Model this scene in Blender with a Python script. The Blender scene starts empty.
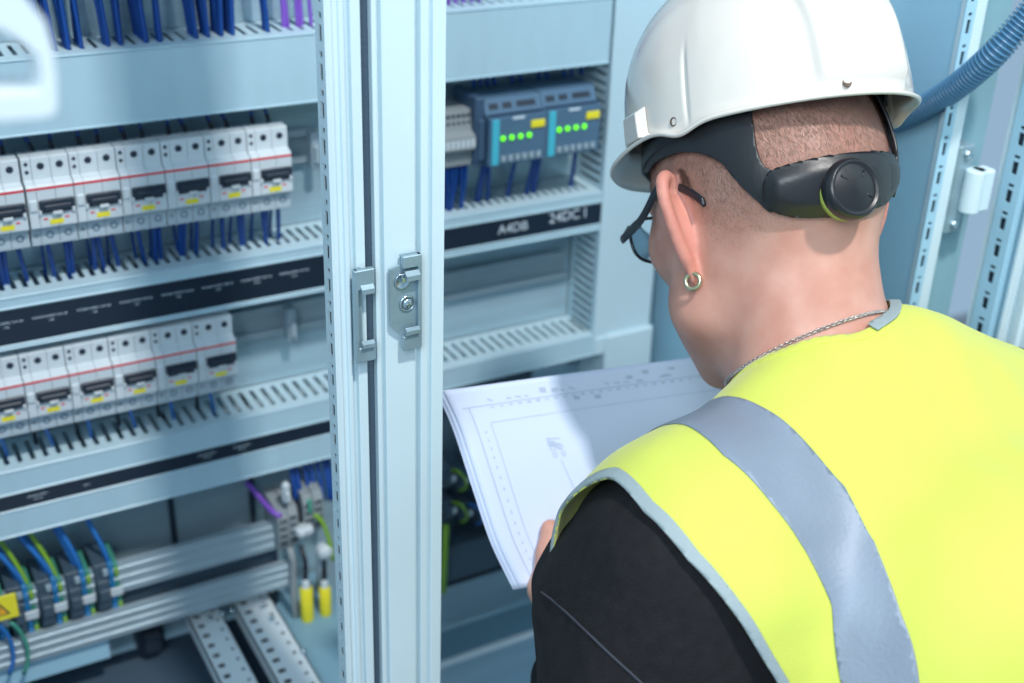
import bpy, math, random
import numpy as np
from mathutils import Vector, Matrix
random.seed(7)
rng = np.random.default_rng(7)
sc = bpy.context.scene
col = sc.collection
PI = math.pi

# ------------------------------------------------------------------ camera
FPX = 1267.0
CAM = np.array([0.0, -0.75, 1.9])
RW = np.array([[0.8726045, 0.19463889, -0.44796997],
               [-0.48735572, 0.4076964, -0.77218394],
               [0.03233872, 0.89213191, 0.45061609]])   # columns: camera right, up, back in world axes
cam_data = bpy.data.cameras.new('camera')
cam = bpy.data.objects.new('camera', cam_data)
col.objects.link(cam)
M4 = Matrix([[*RW[0], CAM[0]], [*RW[1], CAM[1]], [*RW[2], CAM[2]], [0, 0, 0, 1]])
cam.matrix_world = M4
cam_data.sensor_width = 36.0
cam_data.lens = FPX / 1024 * 36
cam_data.clip_start = 0.02
cam_data.dof.use_dof = True
cam_data.dof.focus_distance = 0.90
cam_data.dof.aperture_fstop = 4.6
sc.camera = cam


def ray(px, py):
    return RW @ np.array([(px - 512) / FPX, -(py - 341.5) / FPX, -1.0])


def at(px, py, y):
    r = ray(px, py)
    return CAM + r * ((y + 0.75) / r[1])


def atx(px, py, x):
    r = ray(px, py)
    return CAM + r * (x / r[0])


def atz(px, py, z):
    r = ray(px, py)
    return CAM + r * ((z - 1.9) / r[2])


# ------------------------------------------------------------------ materials
def mat(name, rgb, rough=0.5, metal=0.0, emit=None, estr=1.0, bump=0.0, bscale=60.0, vary=0.0, vscale=8.0,
        sss=0.0, spec=0.5, coat=0.0, trans=0.0, stretch=(1, 1, 1), alpha=1.0, sheen=0.0):
    m = bpy.data.materials.new(name)
    m.use_nodes = True
    nt = m.node_tree
    b = nt.nodes['Principled BSDF']
    b.inputs['Base Color'].default_value = (*rgb, 1)
    b.inputs['Roughness'].default_value = rough
    b.inputs['Metallic'].default_value = metal
    b.inputs['Specular IOR Level'].default_value = spec
    b.inputs['Coat Weight'].default_value = coat
    b.inputs['Coat Roughness'].default_value = 0.06
    b.inputs['Transmission Weight'].default_value = trans
    b.inputs['Sheen Weight'].default_value = sheen
    if sss:
        b.inputs['Subsurface Weight'].default_value = sss
        b.inputs['Subsurface Radius'].default_value = (1.0, 0.35, 0.2)
        b.inputs['Subsurface Scale'].default_value = 0.006
    if emit:
        b.inputs['Emission Color'].default_value = (*emit, 1)
        b.inputs['Emission Strength'].default_value = estr
    if bump or vary:
        tc = nt.nodes.new('ShaderNodeTexCoord')
        mp = nt.nodes.new('ShaderNodeMapping')
        mp.inputs['Scale'].default_value = stretch
        nt.links.new(tc.outputs['Object'], mp.inputs['Vector'])
    if bump:
        n = nt.nodes.new('ShaderNodeTexNoise')
        n.inputs['Scale'].default_value = bscale
        n.inputs['Detail'].default_value = 5
        nt.links.new(mp.outputs['Vector'], n.inputs['Vector'])
        bp = nt.nodes.new('ShaderNodeBump')
        bp.inputs['Strength'].default_value = bump
        bp.inputs['Distance'].default_value = 0.002
        nt.links.new(n.outputs['Fac'], bp.inputs['Height'])
        nt.links.new(bp.outputs['Normal'], b.inputs['Normal'])
    if vary:
        n2 = nt.nodes.new('ShaderNodeTexNoise')
        n2.inputs['Scale'].default_value = vscale
        n2.inputs['Detail'].default_value = 3
        nt.links.new(mp.outputs['Vector'], n2.inputs['Vector'])
        rp = nt.nodes.new('ShaderNodeValToRGB')
        rp.color_ramp.elements[0].position = 0.3
        rp.color_ramp.elements[1].position = 0.7
        rp.color_ramp.elements[0].color = (*[c * (1 - vary) for c in rgb], 1)
        rp.color_ramp.elements[1].color = (*[min(1, c * (1 + vary)) for c in rgb], 1)
        nt.links.new(n2.outputs['Fac'], rp.inputs['Fac'])
        nt.links.new(rp.outputs['Color'], b.inputs['Base Color'])
    return m


MT = dict(
    frame=mat('powder coated frame', (.60, .745, .80), .38, vary=.03, bump=.05, bscale=300),
    panel=mat('side sheet', (.36, .60, .74), .35, vary=.04, bump=.04, bscale=200),
    plate=mat('zinc mounting plate', (.42, .58, .66), .32, .4, vary=.08, vscale=5, bump=.05, stretch=(1, 1, 12)),
    duct=mat('duct plastic', (.50, .67, .745), .42, vary=.02),
    cover=mat('duct cover plastic', (.42, .60, .69), .36, vary=.03, vscale=14, stretch=(3, 1, 1)),
    strip=mat('black label strip', (.012, .022, .04), .3),
    print=mat('pale printing', (.60, .70, .78), .6),
    rail=mat('zinc rail', (.40, .50, .56), .42, .35, vary=.06, bump=.06, stretch=(1, 30, 30)),
    steel=mat('galvanised steel', (.30, .42, .48), .40, .45, vary=.12, vscale=60, bump=.1, bscale=200),
    screw=mat('screw metal', (.5, .62, .68), .25, .9),
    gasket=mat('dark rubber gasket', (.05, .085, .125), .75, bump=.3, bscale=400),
    hole=mat('dark perforation', (.015, .035, .06), .8),
    mcb=mat('breaker plastic', (.61, .68, .72), .4),
    mcbgrey=mat('breaker terminal plastic', (.30, .39, .45), .5),
    black=mat('black plastic', (.018, .03, .05), .45),
    red=mat('red marking', (.72, .03, .045), .4),
    yellow=mat('yellow label', (.85, .74, .03), .5),
    orange=mat('orange warning print', (.95, .45, .02), .5),
    bluew=mat('blue wire insulation', (.004, .055, .27), .4),
    lblue=mat('light blue wire insulation', (.02, .16, .5), .4),
    blackw=mat('black wire', (.012, .016, .03), .45),
    purple=mat('purple wire insulation', (.22, .09, .52), .4),
    gy=mat('green yellow wire', (.22, .42, .03), .4),
    plc=mat('controller plastic', (.085, .165, .26), .42),
    plcdark=mat('controller side plastic', (.045, .09, .16), .5),
    cyan=mat('cyan stripe', (.07, .48, .62), .4),
    led=mat('green led', (.1, .9, .02), .3, emit=(.20, 1, .0), estr=1.1),
    relay=mat('relay plastic', (.05, .085, .12), .5),
    tblue=mat('terminal blue', (.02, .2, .46), .45),
    tgreen=mat('terminal green', (.06, .3, .22), .45),
    tgrey=mat('terminal grey', (.27, .31, .33), .5),
    white=mat('white plastic', (.55, .62, .66), .4),
    stay=mat('pale bracket plastic', (.60, .68, .72), .5),
    bracket=mat('perforated pale steel', (.80, .88, .92), .45),
    tray=mat('dark tray sheet', (.19, .35, .45), .4),
    mcbface=mat('breaker terminal face', (.44, .53, .59), .5),
    rivet=mat('brown rivet hole', (.10, .065, .045), .6),
    recess=mat('channel paint darkened for shade', (.24, .42, .48), .4),  # frame paint darkened to carry the shade inside the hinge channel
    conduit=mat('blue corrugated conduit', (.075, .20, .34), .32),
    helmet=mat('white helmet plastic', (.69, .645, .585), .16, coat=.4, sss=.0),
    helmin=mat('helmet inside plastic', (.35, .36, .24), .5),
    hblack=mat('black harness plastic', (.012, .013, .016), .38, bump=.05, bscale=300),
    knob=mat('black knob rubber', (.014, .015, .018), .30),
    lime=mat('lime knob ring', (.34, .42, .08), .45),
    vest=mat('fluorescent yellow fabric', (.545, .600, .085), .75, bump=.22, bscale=900, vary=.03, vscale=5, sheen=.2),
    reflect=mat('silver reflective tape', (.20, .245, .31), .5, .12, bump=.15, bscale=350, vary=.04, vscale=20),
    binding=mat('grey edge binding', (.27, .335, .35), .6, bump=.3, bscale=600),
    jacket=mat('black fleece', (.012, .012, .014), .9, bump=.5, bscale=700, vary=.18, vscale=120, sheen=.0, spec=.2),
    thread=mat('dark seam thread', (.035, .04, .055), .8),
    trousers=mat('dark work trousers', (.03, .035, .05), .9),
    shoe=mat('black leather', (.02, .02, .02), .5),
    paper=mat('white drawing paper', (.60, .69, .88), .7),
    ink=mat('plotted ink', (.42, .50, .66), .7),
    gold=mat('earring metal', (.55, .52, .34), .28, .9),
    silver=mat('silver chain', (.62, .58, .54), .25, .9),
    glasses=mat('black spectacle frame', (.012, .016, .024), .28),
    floor=mat('grey floor', (.3, .33, .35), .5, vary=.1),
    hair=mat('short brown hair', (.21, .13, .095), .6),
    brow=mat('brown brow', (.1, .06, .04), .8),
    eye=mat('eye white', (.8, .8, .8), .2),
)
# glass
g = mat('clear lens', (.95, .98, 1), .02, trans=1.0)
g.node_tree.nodes['Principled BSDF'].inputs['IOR'].default_value = 1.03
MT['lens'] = g


# ------------------------------------------------------------------ object helpers
def link(name, me, m, parent=None, smooth=False):
    o = bpy.data.objects.new(name, me)
    col.objects.link(o)
    if m is not None:
        me.materials.append(m)
    if smooth:
        me.polygons.foreach_set('use_smooth', [True] * len(me.polygons))
    if parent is not None:
        o.parent = parent
    return o


def tag(o, label, cat=None, group=None, kind=None):
    o['label'] = label
    if cat:
        o['category'] = cat
    if group:
        o['group'] = group
    if kind:
        o['kind'] = kind
    return o


def thing(name, loc, label, cat, group=None):
    o = bpy.data.objects.new(name, None)
    col.objects.link(o)
    o.location = loc
    o.empty_display_size = .02
    return tag(o, label, cat, group)


class MB:
    """collects shapes into one mesh; origin o is subtracted so vertices are local to the thing"""

    def __init__(s, origin=(0, 0, 0)):
        s.v, s.f, s.o = [], [], np.array(origin, float)
        s.sm = []

    def add(s, vs, fs, smooth=False):
        n = len(s.v)
        s.v += [tuple(np.array(p, float) - s.o) for p in vs]
        s.f += [tuple(i + n for i in f) for f in fs]
        s.sm += [smooth] * len(fs)

    def box(s, lo, hi, b=0.0):
        lo, hi = np.minimum(lo, hi).astype(float), np.maximum(lo, hi).astype(float)
        if b <= 0:
            c = [(x, y, z) for z in (lo[2], hi[2]) for y in (lo[1], hi[1]) for x in (lo[0], hi[0])]
            s.add(c, [(0, 2, 3, 1), (4, 5, 7, 6), (0, 1, 5, 4), (2, 6, 7, 3), (0, 4, 6, 2), (1, 3, 7, 5)])
            return
        b = min(b, *(0.45 * (hi - lo)))
        vs, idx = [], {}
        for cx in (0, 1):
            for cy in (0, 1):
                for cz in (0, 1):
                    for ax in range(3):
                        p = []
                        for k, c in enumerate((cx, cy, cz)):
                            e = (lo, hi)[c][k]
                            if k != ax:
                                e += b if c == 0 else -b
                            p.append(e)
                        idx[(cx, cy, cz, ax)] = len(vs)
                        vs.append(p)
        fs = []
        for ax in range(3):
            o1, o2 = [k for k in range(3) if k != ax]
            for side in (0, 1):
                q = []
                for a, c in ((0, 0), (1, 0), (1, 1), (0, 1)):
                    k = [0, 0, 0]
                    k[ax], k[o1], k[o2] = side, a, c
                    q.append(idx[(*k, ax)])
                fs.append(tuple(q))
        for ax in range(3):      # edges along ax
            o1, o2 = [k for k in range(3) if k != ax]
            for a in (0, 1):
                for c in (0, 1):
                    q = []
                    for e, who in ((0, o1), (0, o2), (1, o2), (1, o1)):
                        k = [0, 0, 0]
                        k[ax], k[o1], k[o2] = e, a, c
                        q.append(idx[(*k, who)])
                    fs.append(tuple(q))
        for cx in (0, 1):
            for cy in (0, 1):
                for cz in (0, 1):
                    fs.append(tuple(idx[(cx, cy, cz, ax)] for ax in range(3)))
        s.add(vs, fs)

    def prism(s, pts, a, b, axis=0):
        """polygon pts (2D) extruded along axis between a and b; 2D coords are the two remaining axes in order"""
        n = len(pts)
        rest = [k for k in range(3) if k != axis]
        vs = []
        for e in (a, b):
            for p in pts:
                q = [0, 0, 0]
                q[axis], q[rest[0]], q[rest[1]] = e, p[0], p[1]
                vs.append(q)
        fs = [tuple(range(n))[::-1], tuple(range(n, 2 * n))]
        fs += [(i, (i + 1) % n, n + (i + 1) % n, n + i) for i in range(n)]
        s.add(vs, fs)

    def tube(s, path, r, n=8, closed=False, caps=True):
        P = np.array(path, float)
        k = len(P)
        rr = np.full(k, r) if np.isscalar(r) else np.array(r, float)
        T = np.gradient(P, axis=0) if not closed else np.roll(P, -1, 0) - np.roll(P, 1, 0)
        T /= np.linalg.norm(T, axis=1)[:, None] + 1e-12
        up = np.array([0, 0, 1.0]) if abs(T[0][2]) < .9 else np.array([1.0, 0, 0])
        N = np.cross(T[0], up)
        N /= np.linalg.norm(N)
        vs = []
        for i in range(k):
            N = N - T[i] * (N @ T[i])
            N /= np.linalg.norm(N) + 1e-12
            B = np.cross(T[i], N)
            for j in range(n):
                a = 2 * PI * j / n
                vs.append(P[i] + rr[i] * (math.cos(a) * N + math.sin(a) * B))
        fs = []
        for i in range(k if closed else k - 1):
            i2 = (i + 1) % k
            for j in range(n):
                fs.append((i * n + j, i * n + (j + 1) % n, i2 * n + (j + 1) % n, i2 * n + j))
        if caps and not closed:
            fs.append(tuple(range(n))[::-1])
            fs.append(tuple((k - 1) * n + j for j in range(n)))
        s.add(vs, fs, True)

    def cyl(s, c, axis, r, h, n=20, r2=None, bev=0.0):
        c = np.array(c, float)
        d = np.array(axis, float)
        d /= np.linalg.norm(d)
        r2 = r if r2 is None else r2
        prof = [(0, 0), (r, 0), (r2, h), (0, h)] if not bev else [(0, 0), (r, 0), (r2, h - bev), (r2 - bev, h), (0, h)]
        s.lathe(c, d, prof, n)

    def lathe(s, c, axis, prof, n=24, smooth=False):
        c = np.array(c, float)
        d = np.array(axis, float)
        d /= np.linalg.norm(d)
        u = np.cross(d, (0, 0, 1)) if abs(d[2]) < .9 else np.cross(d, (1, 0, 0))
        u /= np.linalg.norm(u)
        w = np.cross(d, u)
        vs, fs = [], []
        for r, h in prof:
            for j in range(n):
                a = 2 * PI * j / n
                vs.append(c + d * h + max(r, 1e-5) * (math.cos(a) * u + math.sin(a) * w))
        for i in range(len(prof) - 1):
            for j in range(n):
                fs.append((i * n + j, i * n + (j + 1) % n, (i + 1) * n + (j + 1) % n, (i + 1) * n + j))
        s.add(vs, fs, smooth)

    def build(s, name, m, parent=None, smooth=False, bevel=0.0):
        me = bpy.data.meshes.new(name)
        me.from_pydata(s.v, [], s.f)
        import bmesh
        bm = bmesh.new()
        bm.from_mesh(me)
        bmesh.ops.recalc_face_normals(bm, faces=bm.faces)
        bm.to_mesh(me)
        bm.free()
        o = link(name, me, m, parent, smooth)
        if parent is None:
            o.location = s.o
        if not smooth and any(s.sm):
            me.polygons.foreach_set('use_smooth', s.sm)
        if bevel:
            md = o.modifiers.new('bevel', 'BEVEL')
            md.width = bevel
            md.segments = 2
            md.limit_method = 'ANGLE'
        return o


def copy_tree(o, parent=None):
    c = o.copy()
    col.objects.link(c)
    c.parent = parent
    for ch in list(o.children):
        copy_tree(ch, c)
    return c


def bez(p0, p1, p2, p3, n=10):
    t = np.linspace(0, 1, n)[:, None]
    p0, p1, p2, p3 = (np.array(p, float) for p in (p0, p1, p2, p3))
    return (1 - t) ** 3 * p0 + 3 * (1 - t) ** 2 * t * p1 + 3 * (1 - t) * t * t * p2 + t ** 3 * p3


FONT_CACHE = {}


def text_mesh(name, body, size, m, parent, loc, thick=.0001, align='CENTER'):
    """flat lettering facing -Y"""
    cu = bpy.data.curves.new(name, 'FONT')
    cu.body = body
    cu.size = size
    cu.align_x = align
    cu.align_y = 'CENTER'
    cu.extrude = thick
    o = bpy.data.objects.new(name, cu)
    col.objects.link(o)
    cu.materials.append(m)
    me = bpy.data.meshes.new_from_object(o)
    bpy.data.objects.remove(o)
    me.transform(Matrix.Rotation(PI / 2, 4, 'X'))
    if not me.materials: me.materials.append(m)
    o = bpy.data.objects.new(name, me); col.objects.link(o)
    o.location = loc
    o.parent = parent
    return o
# ------------------------------------------------------------------ setting
fl = MB(); fl.box((-3, -3, -.05), (4, 2, 0)); o = fl.build('floor', MT['floor']); o['kind'] = 'structure'

# ------------------------------------------------------------------ cabinet (two bays of one bayed enclosure)
cab = thing('control_cabinet', (.32, .25, 0), 'tall pale blue-grey control cabinet of two bays, standing open in front of the man', 'electrical cabinet')
CO = (.32, .25, 0)
YB = .500          # inner back
YP = .462          # mounting plate front


def cb(*a):
    return MB(CO)


ZB, ZT = .10, 2.40
b = cb(); b.box((-.32, YB, ZB), (.925, YB + .002, ZT)); b.build('back_panel', MT['panel'], cab)
b = cb(); b.box((.887, .014, ZB), (.889, YB, ZT)); o = b.build('side_panel', MT['panel'], cab)
b = cb(); b.box((-.32, .014, ZB), (-.318, YB, ZT)); b.build('side_panel', MT['panel'], cab)
b = cb(); b.box((-.32, 0, ZT), (.925, YB, ZT + .02)); b.build('top_panel', MT['frame'], cab)
b = cb(); b.box((-.32, 0, ZB - .1), (.925, YB, ZB)); b.build('plinth', MT['frame'], cab)
b = cb()
b.box((-.30, YP, .25), (.884, YP + .003, 2.02))
mp = b.build('mounting_plate', MT['plate'], cab)

# inner edge folds seen at the recessed lower plate (thin dark seams)
b = cb()
for px in (172, 253):
    x = at(px, 520, YP)[0]
    b.box((x - .003, YP - .004, .98), (x + .003, YP, 1.20))
b.build('plate_seam', MT['hole'], cab)

# frame posts: profile (x, y) extruded in z
XL, XR = .2875, .3765


def post(profile, name='frame_post'):
    m = cb()
    m.prism(profile, ZB, ZT, axis=2)
    return m.build(name, MT['frame'], cab, bevel=.0006)


Lp = [(.2922, .0012), (.2922, .0), (.2960, .0), (.2968, .0022), (.3000, .0022), (.3008, .0), (.3040, .0), (.3048, .0050), (.3080, .0050),
      (.3088, .0008), (.3158, .0008), (.3158, .030), (.2960, .030), (.2960, .0012)]
Rp = [(.3232, .030), (.3232, .0006), (.3268, .0006), (.3276, .0045), (.3290, .0045), (.3298, .0), (.3535, .0), (.3545, .0065), (.3572, .0065),
      (.3582, .0006), (.3640, .0006), (.3648, .0035), (.3660, .0035), (.3668, .0), (.3765, .0), (.3765, .0105), (.3690, .0105), (.3690, .030)]
post(Lp)
post(Rp)
m = cb(); m.box((.3158, .0065, ZB), (.3232, .028, ZT)); m.build('joint_gasket', MT['gasket'], cab)


# perforated flange on the left profile: open slots in a light flange facing -X, their shade coloured into a sheet behind
def perforated_flange(x, y0, y1, z0, z1, pitch=.025, name='perforated_flange', face=-1, mslot=None):
    """thin sheet in the YZ plane with an alternating row of slots and round holes, built as frame around openings"""
    m = cb()
    yc0, yc1 = y0 + (y1 - y0) * .32, y0 + (y1 - y0) * .72
    t = .0016
    m.box((x, y0, z0), (x + t, yc0, z1))
    m.box((x, yc1, z0), (x + t, y1, z1))
    z = z0
    while z < z1:
        # slot .011, web .003, hole .004, web
        for a, bb in ((0, .0035), (.0145, .0185), (.0225, pitch)):
            m.box((x, yc0, z + a), (x + t, yc1, z + bb))
        z += pitch
    return m.build(name, MT['frame'], cab)


m = cb(); m.box((.2936, .0014, ZB), (.2946, .0150, ZT)); m.build('flange_backing', MT['hole'], cab)  # near-black sheet standing in for the shade behind the slots
perforated_flange(.2908, -.0004, .0155, .9, 1.85)

# right front frame
Fp = [(.8700, .0), (.8780, .0), (.8788, .0), (.8885, .0), (.8895, .0035), (.8935, .0040), (.8950, .012), (.9250, .012), (.9250, .034), (.8830, .034), (.8830, .004), (.8745, .004), (.8745, .0135), (.8700, .0135)]
m = cb(); m.prism([(x, y) for x, y in [(.8762, .0), (.8885, .0), (.8895, .0030), (.8935, .0034), (.8950, .010), (.8950, .016), (.8762, .016)]], ZB, ZT, axis=2)
m.build('frame_post', MT['frame'], cab, bevel=.0005)


def perf_front(x0, x1, y, z0, z1, pitch, name, par, rnd=True, mtl='frame'):
    """sheet facing -Y with a column of slots and small holes"""
    m = MB(CO)
    xc0, xc1 = x0 + (x1 - x0) * .34, x0 + (x1 - x0) * .70
    t = .0015
    m.box((x0, y, z0), (xc0, y + t, z1)); m.box((xc1, y, z0), (x1, y + t, z1))
    z = z0
    while z < z1:
        for a, bb in ((0, .0045), (.0165, .0195), (.0225, pitch)):
            m.box((xc0, y, z + a), (xc1, y + t, z + bb))
        z += pitch
    return m.build(name, MT[mtl], par)


perf_front(.8640, .8764, -.0004, .9, 2.0, .027, 'perforated_flange', cab, mtl='panel')
m = cb(); m.box((.8668, .0012, ZB), (.8755, .0022, ZT)); m.build('flange_backing', MT['hole'], cab)  # near-black sheet again supplies the shade seen through the slots

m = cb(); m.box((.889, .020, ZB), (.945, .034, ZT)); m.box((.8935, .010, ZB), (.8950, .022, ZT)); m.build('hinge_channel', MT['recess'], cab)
# keepers on the centre posts
def keeper(x0, x1, z0, z1, y, full):
    m = cb()
    t = .0022
    W = x1 - x0
    H = z1 - z0
    if full:
        xs = x0 + W * .38
        pts = [(xs, z1), (x1, z1), (x1, z0), (xs + W*.04, z0), (xs + W*.04, z0 + H * .155), (x0 + W * .04, z0 + H * .26), (x0, z0 + H * .30), (x0, z1 - H * .13), (xs, z1 - H * .10)]
        # frame around two round openings: outer plate as polygon prism (x,z) along y
        m.prism(pts, y, y + t, axis=1)
        m.box((xs, y - .004, z1 - H * .125), (x1 + .0005, y + .001, z1), .0006)
        m.box((xs, y - .004, z0), (x1 + .0005, y + .001, z0 + H * .15), .0006)
        m.box((x1 - .0022, y - .0042, z0), (x1 + .0006, y + .001, z1), .0005)
    else:
        m.box((x0, y, z0), (x0 + W * .42, y + t, z1))
        m.box((x0, y - .004, z1 - H * .21), (x1, y + .001, z1), .0006)
        m.box((x0, y - .004, z0), (x1, y + .001, z0 + H * .16), .0006)
        m.box((x0 - .0006, y - .0042, z0), (x0 + .0022, y + .001, z1), .0005)
    k = m.build('latch_keeper', MT['steel'], cab)
    k['label'] = 'grey steel latch keeper with a recessed screw' if full else 'narrow grey steel latch keeper'
    # hooks
    h = cb()
    ha = x0 + W * (.45 if full else .25)
    zt = z1 - H * (.235 if full else .235)
    h.prism([(y - .0035, zt), (y - .0070, zt - .0005), (y - .0070, zt + .0032), (y - .0035, zt + .006)], ha, x1 - .0016, axis=0)
    h.build('hook', MT['steel'], k)
    h = cb()
    zb = z0 + H * (.17 if full else .155)
    h.prism([(y - .0035, zb), (y - .0065, zb + .0008), (y - .0065, zb + .0038), (y - .0035, zb + .0055)], ha, x1 - .0016, axis=0)
    h.build('hook', MT['steel'], k)
    if full:
        s = cb()
        c = at(407, 303, y)
        s.lathe((c[0], y - .0004, c[2]), (0, -1, 0), [(.0062, 0), (.0062, .0006), (.0052, .0014), (.0048, .0002)], 24, True)
        s.lathe((c[0], y - .0004, c[2]), (0, -1, 0), [(.0040, 0), (.0040, .0012), (.0030, .0022), (.0001, .0024)], 20, True)
        s.box((c[0] - .0022, y - .0034, c[2] - .0004), (c[0] + .0022, y - .002, c[2] + .0004))
        s.box((c[0] - .0004, y - .0034, c[2] - .0022), (c[0] + .0004, y - .002, c[2] + .0022))
        s.build('screw', MT['screw'], k)
        s = cb()
        c = at(402, 281, y)
        s.lathe((c[0], y - .0003, c[2]), (0, -1, 0), [(.0050, 0), (.0062, .0004), (.0056, .0012), (.0048, .0002), (0, .0001)], 24, True)
        s.box((c[0] - .001, y - .0022, c[2] - .001), (c[0] + .0025, y - .0005, c[2] + .006), .0005)
        s.build('adjusting_slot', MT['screw'], k)


A = at(389, 250, -.004); B2 = at(418.5, 345, -.004)
keeper(A[0], B2[0], B2[2], at(418, 252, -.004)[2], -.0045, True)
A = at(352.5, 268, -.003); B2 = at(374, 357, -.003)
keeper(A[0], B2[0], B2[2], at(372, 266, -.003)[2], -.0035, False)

# hinge on the right frame
hz0, hz1 = at(972, 228, .0)[2], at(985, 143, .0)[2]
h = cb()
xh = .905
h.box((xh - .012, .0, hz0), (xh + .006, .022, hz1), .001)
hg = h.build('hinge', MT['steel'], cab)
h = cb()
zc0, zc1 = hz0 + (hz1 - hz0) * .26, hz0 + (hz1 - hz0) * .74
h.lathe((xh + .006, -.006, zc0), (0, 0, 1), [(0, 0), (.0085, 0), (.0095, .001), (.0095, zc1 - zc0 - .001), (.0085, zc1 - zc0), (0, zc1 - zc0)], 20)
h.box((xh + .004, -.014, zc0), (xh + .024, .002, zc1), .002)
h.build('hinge_knuckle', MT['frame'], hg, smooth=False)
h = cb()
for zz in (hz0 + .008, hz1 - .008):
    h.lathe((xh - .003, 0.0, zz), (0, -1, 0), [(.0045, 0), (.0045, .002), (.003, .0035), (.0001, .0037)], 16, True)
h.build('hinge_screw', MT['screw'], hg)

# right door, swung open towards the room: leaf, inner frame with slots
dr = cb()
dr.box((.958, -.62, ZB), (.960, -.004, ZT))
dr.box((.944, -.008, ZB), (.960, -.004, ZT))
door = dr.build('door', MT['frame'], cab)
dm = cb()
x = .9425
t = .0015
yy0, yy1 = -.030, -.012
yc0, yc1 = -.0245, -.0180
dm.box((x, yy0, ZB + .05), (x + t, yc0, ZT - .05)); dm.box((x, yc1, ZB + .05), (x + t, yy1, ZT - .05))
z = ZB + .05
k = 0
while z < ZT - .08:
    for a, bb in ((0, .0045), (.0165, .0195), (.0225, .027)):
        dm.box((x, yc0, z + a), (x + t, yc1, z + bb))
    z += .027
dm.box((x, yy0 - .002, ZB + .05), (.958, yy0, ZT - .05))
dm.box((x, yy1, ZB + .05), (.958, yy1 + .002, ZT - .05))
dm.build('perforated_door_frame', MT['panel'], door)
dm = cb(); dm.box((x + .004, yy0, ZB + .05), (x + .005, yy1, ZT - .05)); dm.build('door_frame_backing', MT['hole'], door)  # near-black sheet gives the door frame slots their shade
dm = cb()
dm.prism([(-.036, .958), (-.036, .950), (-.040, .948), (-.044, .950), (-.044, .958)][::-1] if False else [(.958, -.036), (.950, -.036), (.948, -.040), (.950, -.044), (.958, -.044)], ZB + .03, ZT - .03, axis=2)
dm.prism([(.958, -.050), (.953, -.051), (.953, -.056), (.958, -.057)], ZB + .03, ZT - .03, axis=2)
dm.build('door_gasket', MT['frame'], door)

# ------------------------------------------------------------------ wiring ducts
YF = .400


def duct(name, x0, x1, z0, z1, label, group, cover=None, pitch=.0110, slot=.0045, lipf=.012, strip=None, strip2=None, yb=YP, yf=YF):
    t = thing(name, ((x0 + x1) / 2, yb, z0), label, 'cable duct', group)
    O = t.location
    c = MB(O)
    th = .0016
    for z in (z0, z1 - th):
        c.box((x0, yb - .010, z), (x1, yb, z + th))
        c.box((x0, yf, z), (x1, yf + lipf, z + th))
        x = x0 + .002
        while x + pitch < x1:
            # finger with a slightly notched outline
            c.box((x, yf + lipf, z), (x + pitch - slot, yb - .010, z + th))
            x += pitch
        c.box((x, yf + lipf, z), (x1, yb - .010, z + th))
    c.box((x0, yb - .002, z0), (x1, yb - .0002, z1))
    c.build('channel', MT['duct'], t)
    v = MB(O)
    zs = cover or [(z0, z1)]
    for a, bb in zs:
        v.box((x0 + .0006, yf - .0024, a), (x1 - .0006, yf, bb), .0008)
        v.box((x0 + .0006, yf - .0034, bb - .0025), (x1 - .0006, yf - .001, bb), .0008)
        v.box((x0 + .0006, yf - .0034, a), (x1 - .0006, yf - .001, a + .0025), .0008)
    v.build('cover', MT['cover'], t)
    if strip:
        s = MB(O)
        s.box((x0 + .001, yf - .0020, strip[0]), (x1 - .001, yf - .0002, strip[1]))
        st = s.build('label_strip', MT['strip'], t)
        st['label'] = 'black label strip'
        return t, st
    return t, None


XD0, XDM, XD1 = -.26, .475, .777
GD = None
dA1, _ = duct('wiring_duct', XD0, XDM, 1.5435, 1.612, 'wide pale duct at the top left, blue and purple wires entering its slots', GD, pitch=.0115, slot=.0042)
dA2, _ = duct('wiring_duct', XDM + .002, XD1, 1.5485, 1.621, 'pale duct above the two grey controllers, right of the centre post', GD, pitch=.0115, slot=.0042)
dB1, sB1 = duct('wiring_duct', XD0, XDM, 1.340, 1.394, 'slotted duct with black lettered strip between the two rows of breakers', GD,
                cover=[(1.381, 1.394), (1.340, 1.3455)], pitch=.0104, slot=.0050, lipf=.014, strip=(1.3455, 1.381))
dB2, sB2 = duct('wiring_duct', XDM + .002, XD1 + .003, 1.352, 1.399, 'slotted duct with black strip directly below the two grey controllers', GD,
                cover=[(1.386, 1.399), (1.352, 1.3605)], pitch=.0104, slot=.0046, lipf=.014, strip=(1.3605, 1.386))
dC1, sC1 = duct('wiring_duct', XD0, XDM, 1.134, 1.211, 'slotted duct with thin black strip beneath the lower row of breakers', GD,
                cover=[(1.183, 1.211), (1.134, 1.166)], pitch=.0125, slot=.0050, lipf=.010, strip=(1.166, 1.183))
dC2, sC2 = duct('wiring_duct', XDM + .002, .795, 1.186, 1.214, 'empty slotted duct low on the right, just above the paper drawing', GD,
                cover=[(1.186, 1.214)], pitch=.0125, slot=.0052, lipf=.012)

duct('wiring_duct', XD0, XDM, 1.935, 2.0, 'topmost pale duct of the left bay, above the picture', GD)
duct('wiring_duct', XDM + .002, XD1, 1.935, 2.0, 'topmost pale duct of the right bay, above the picture', GD)
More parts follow.
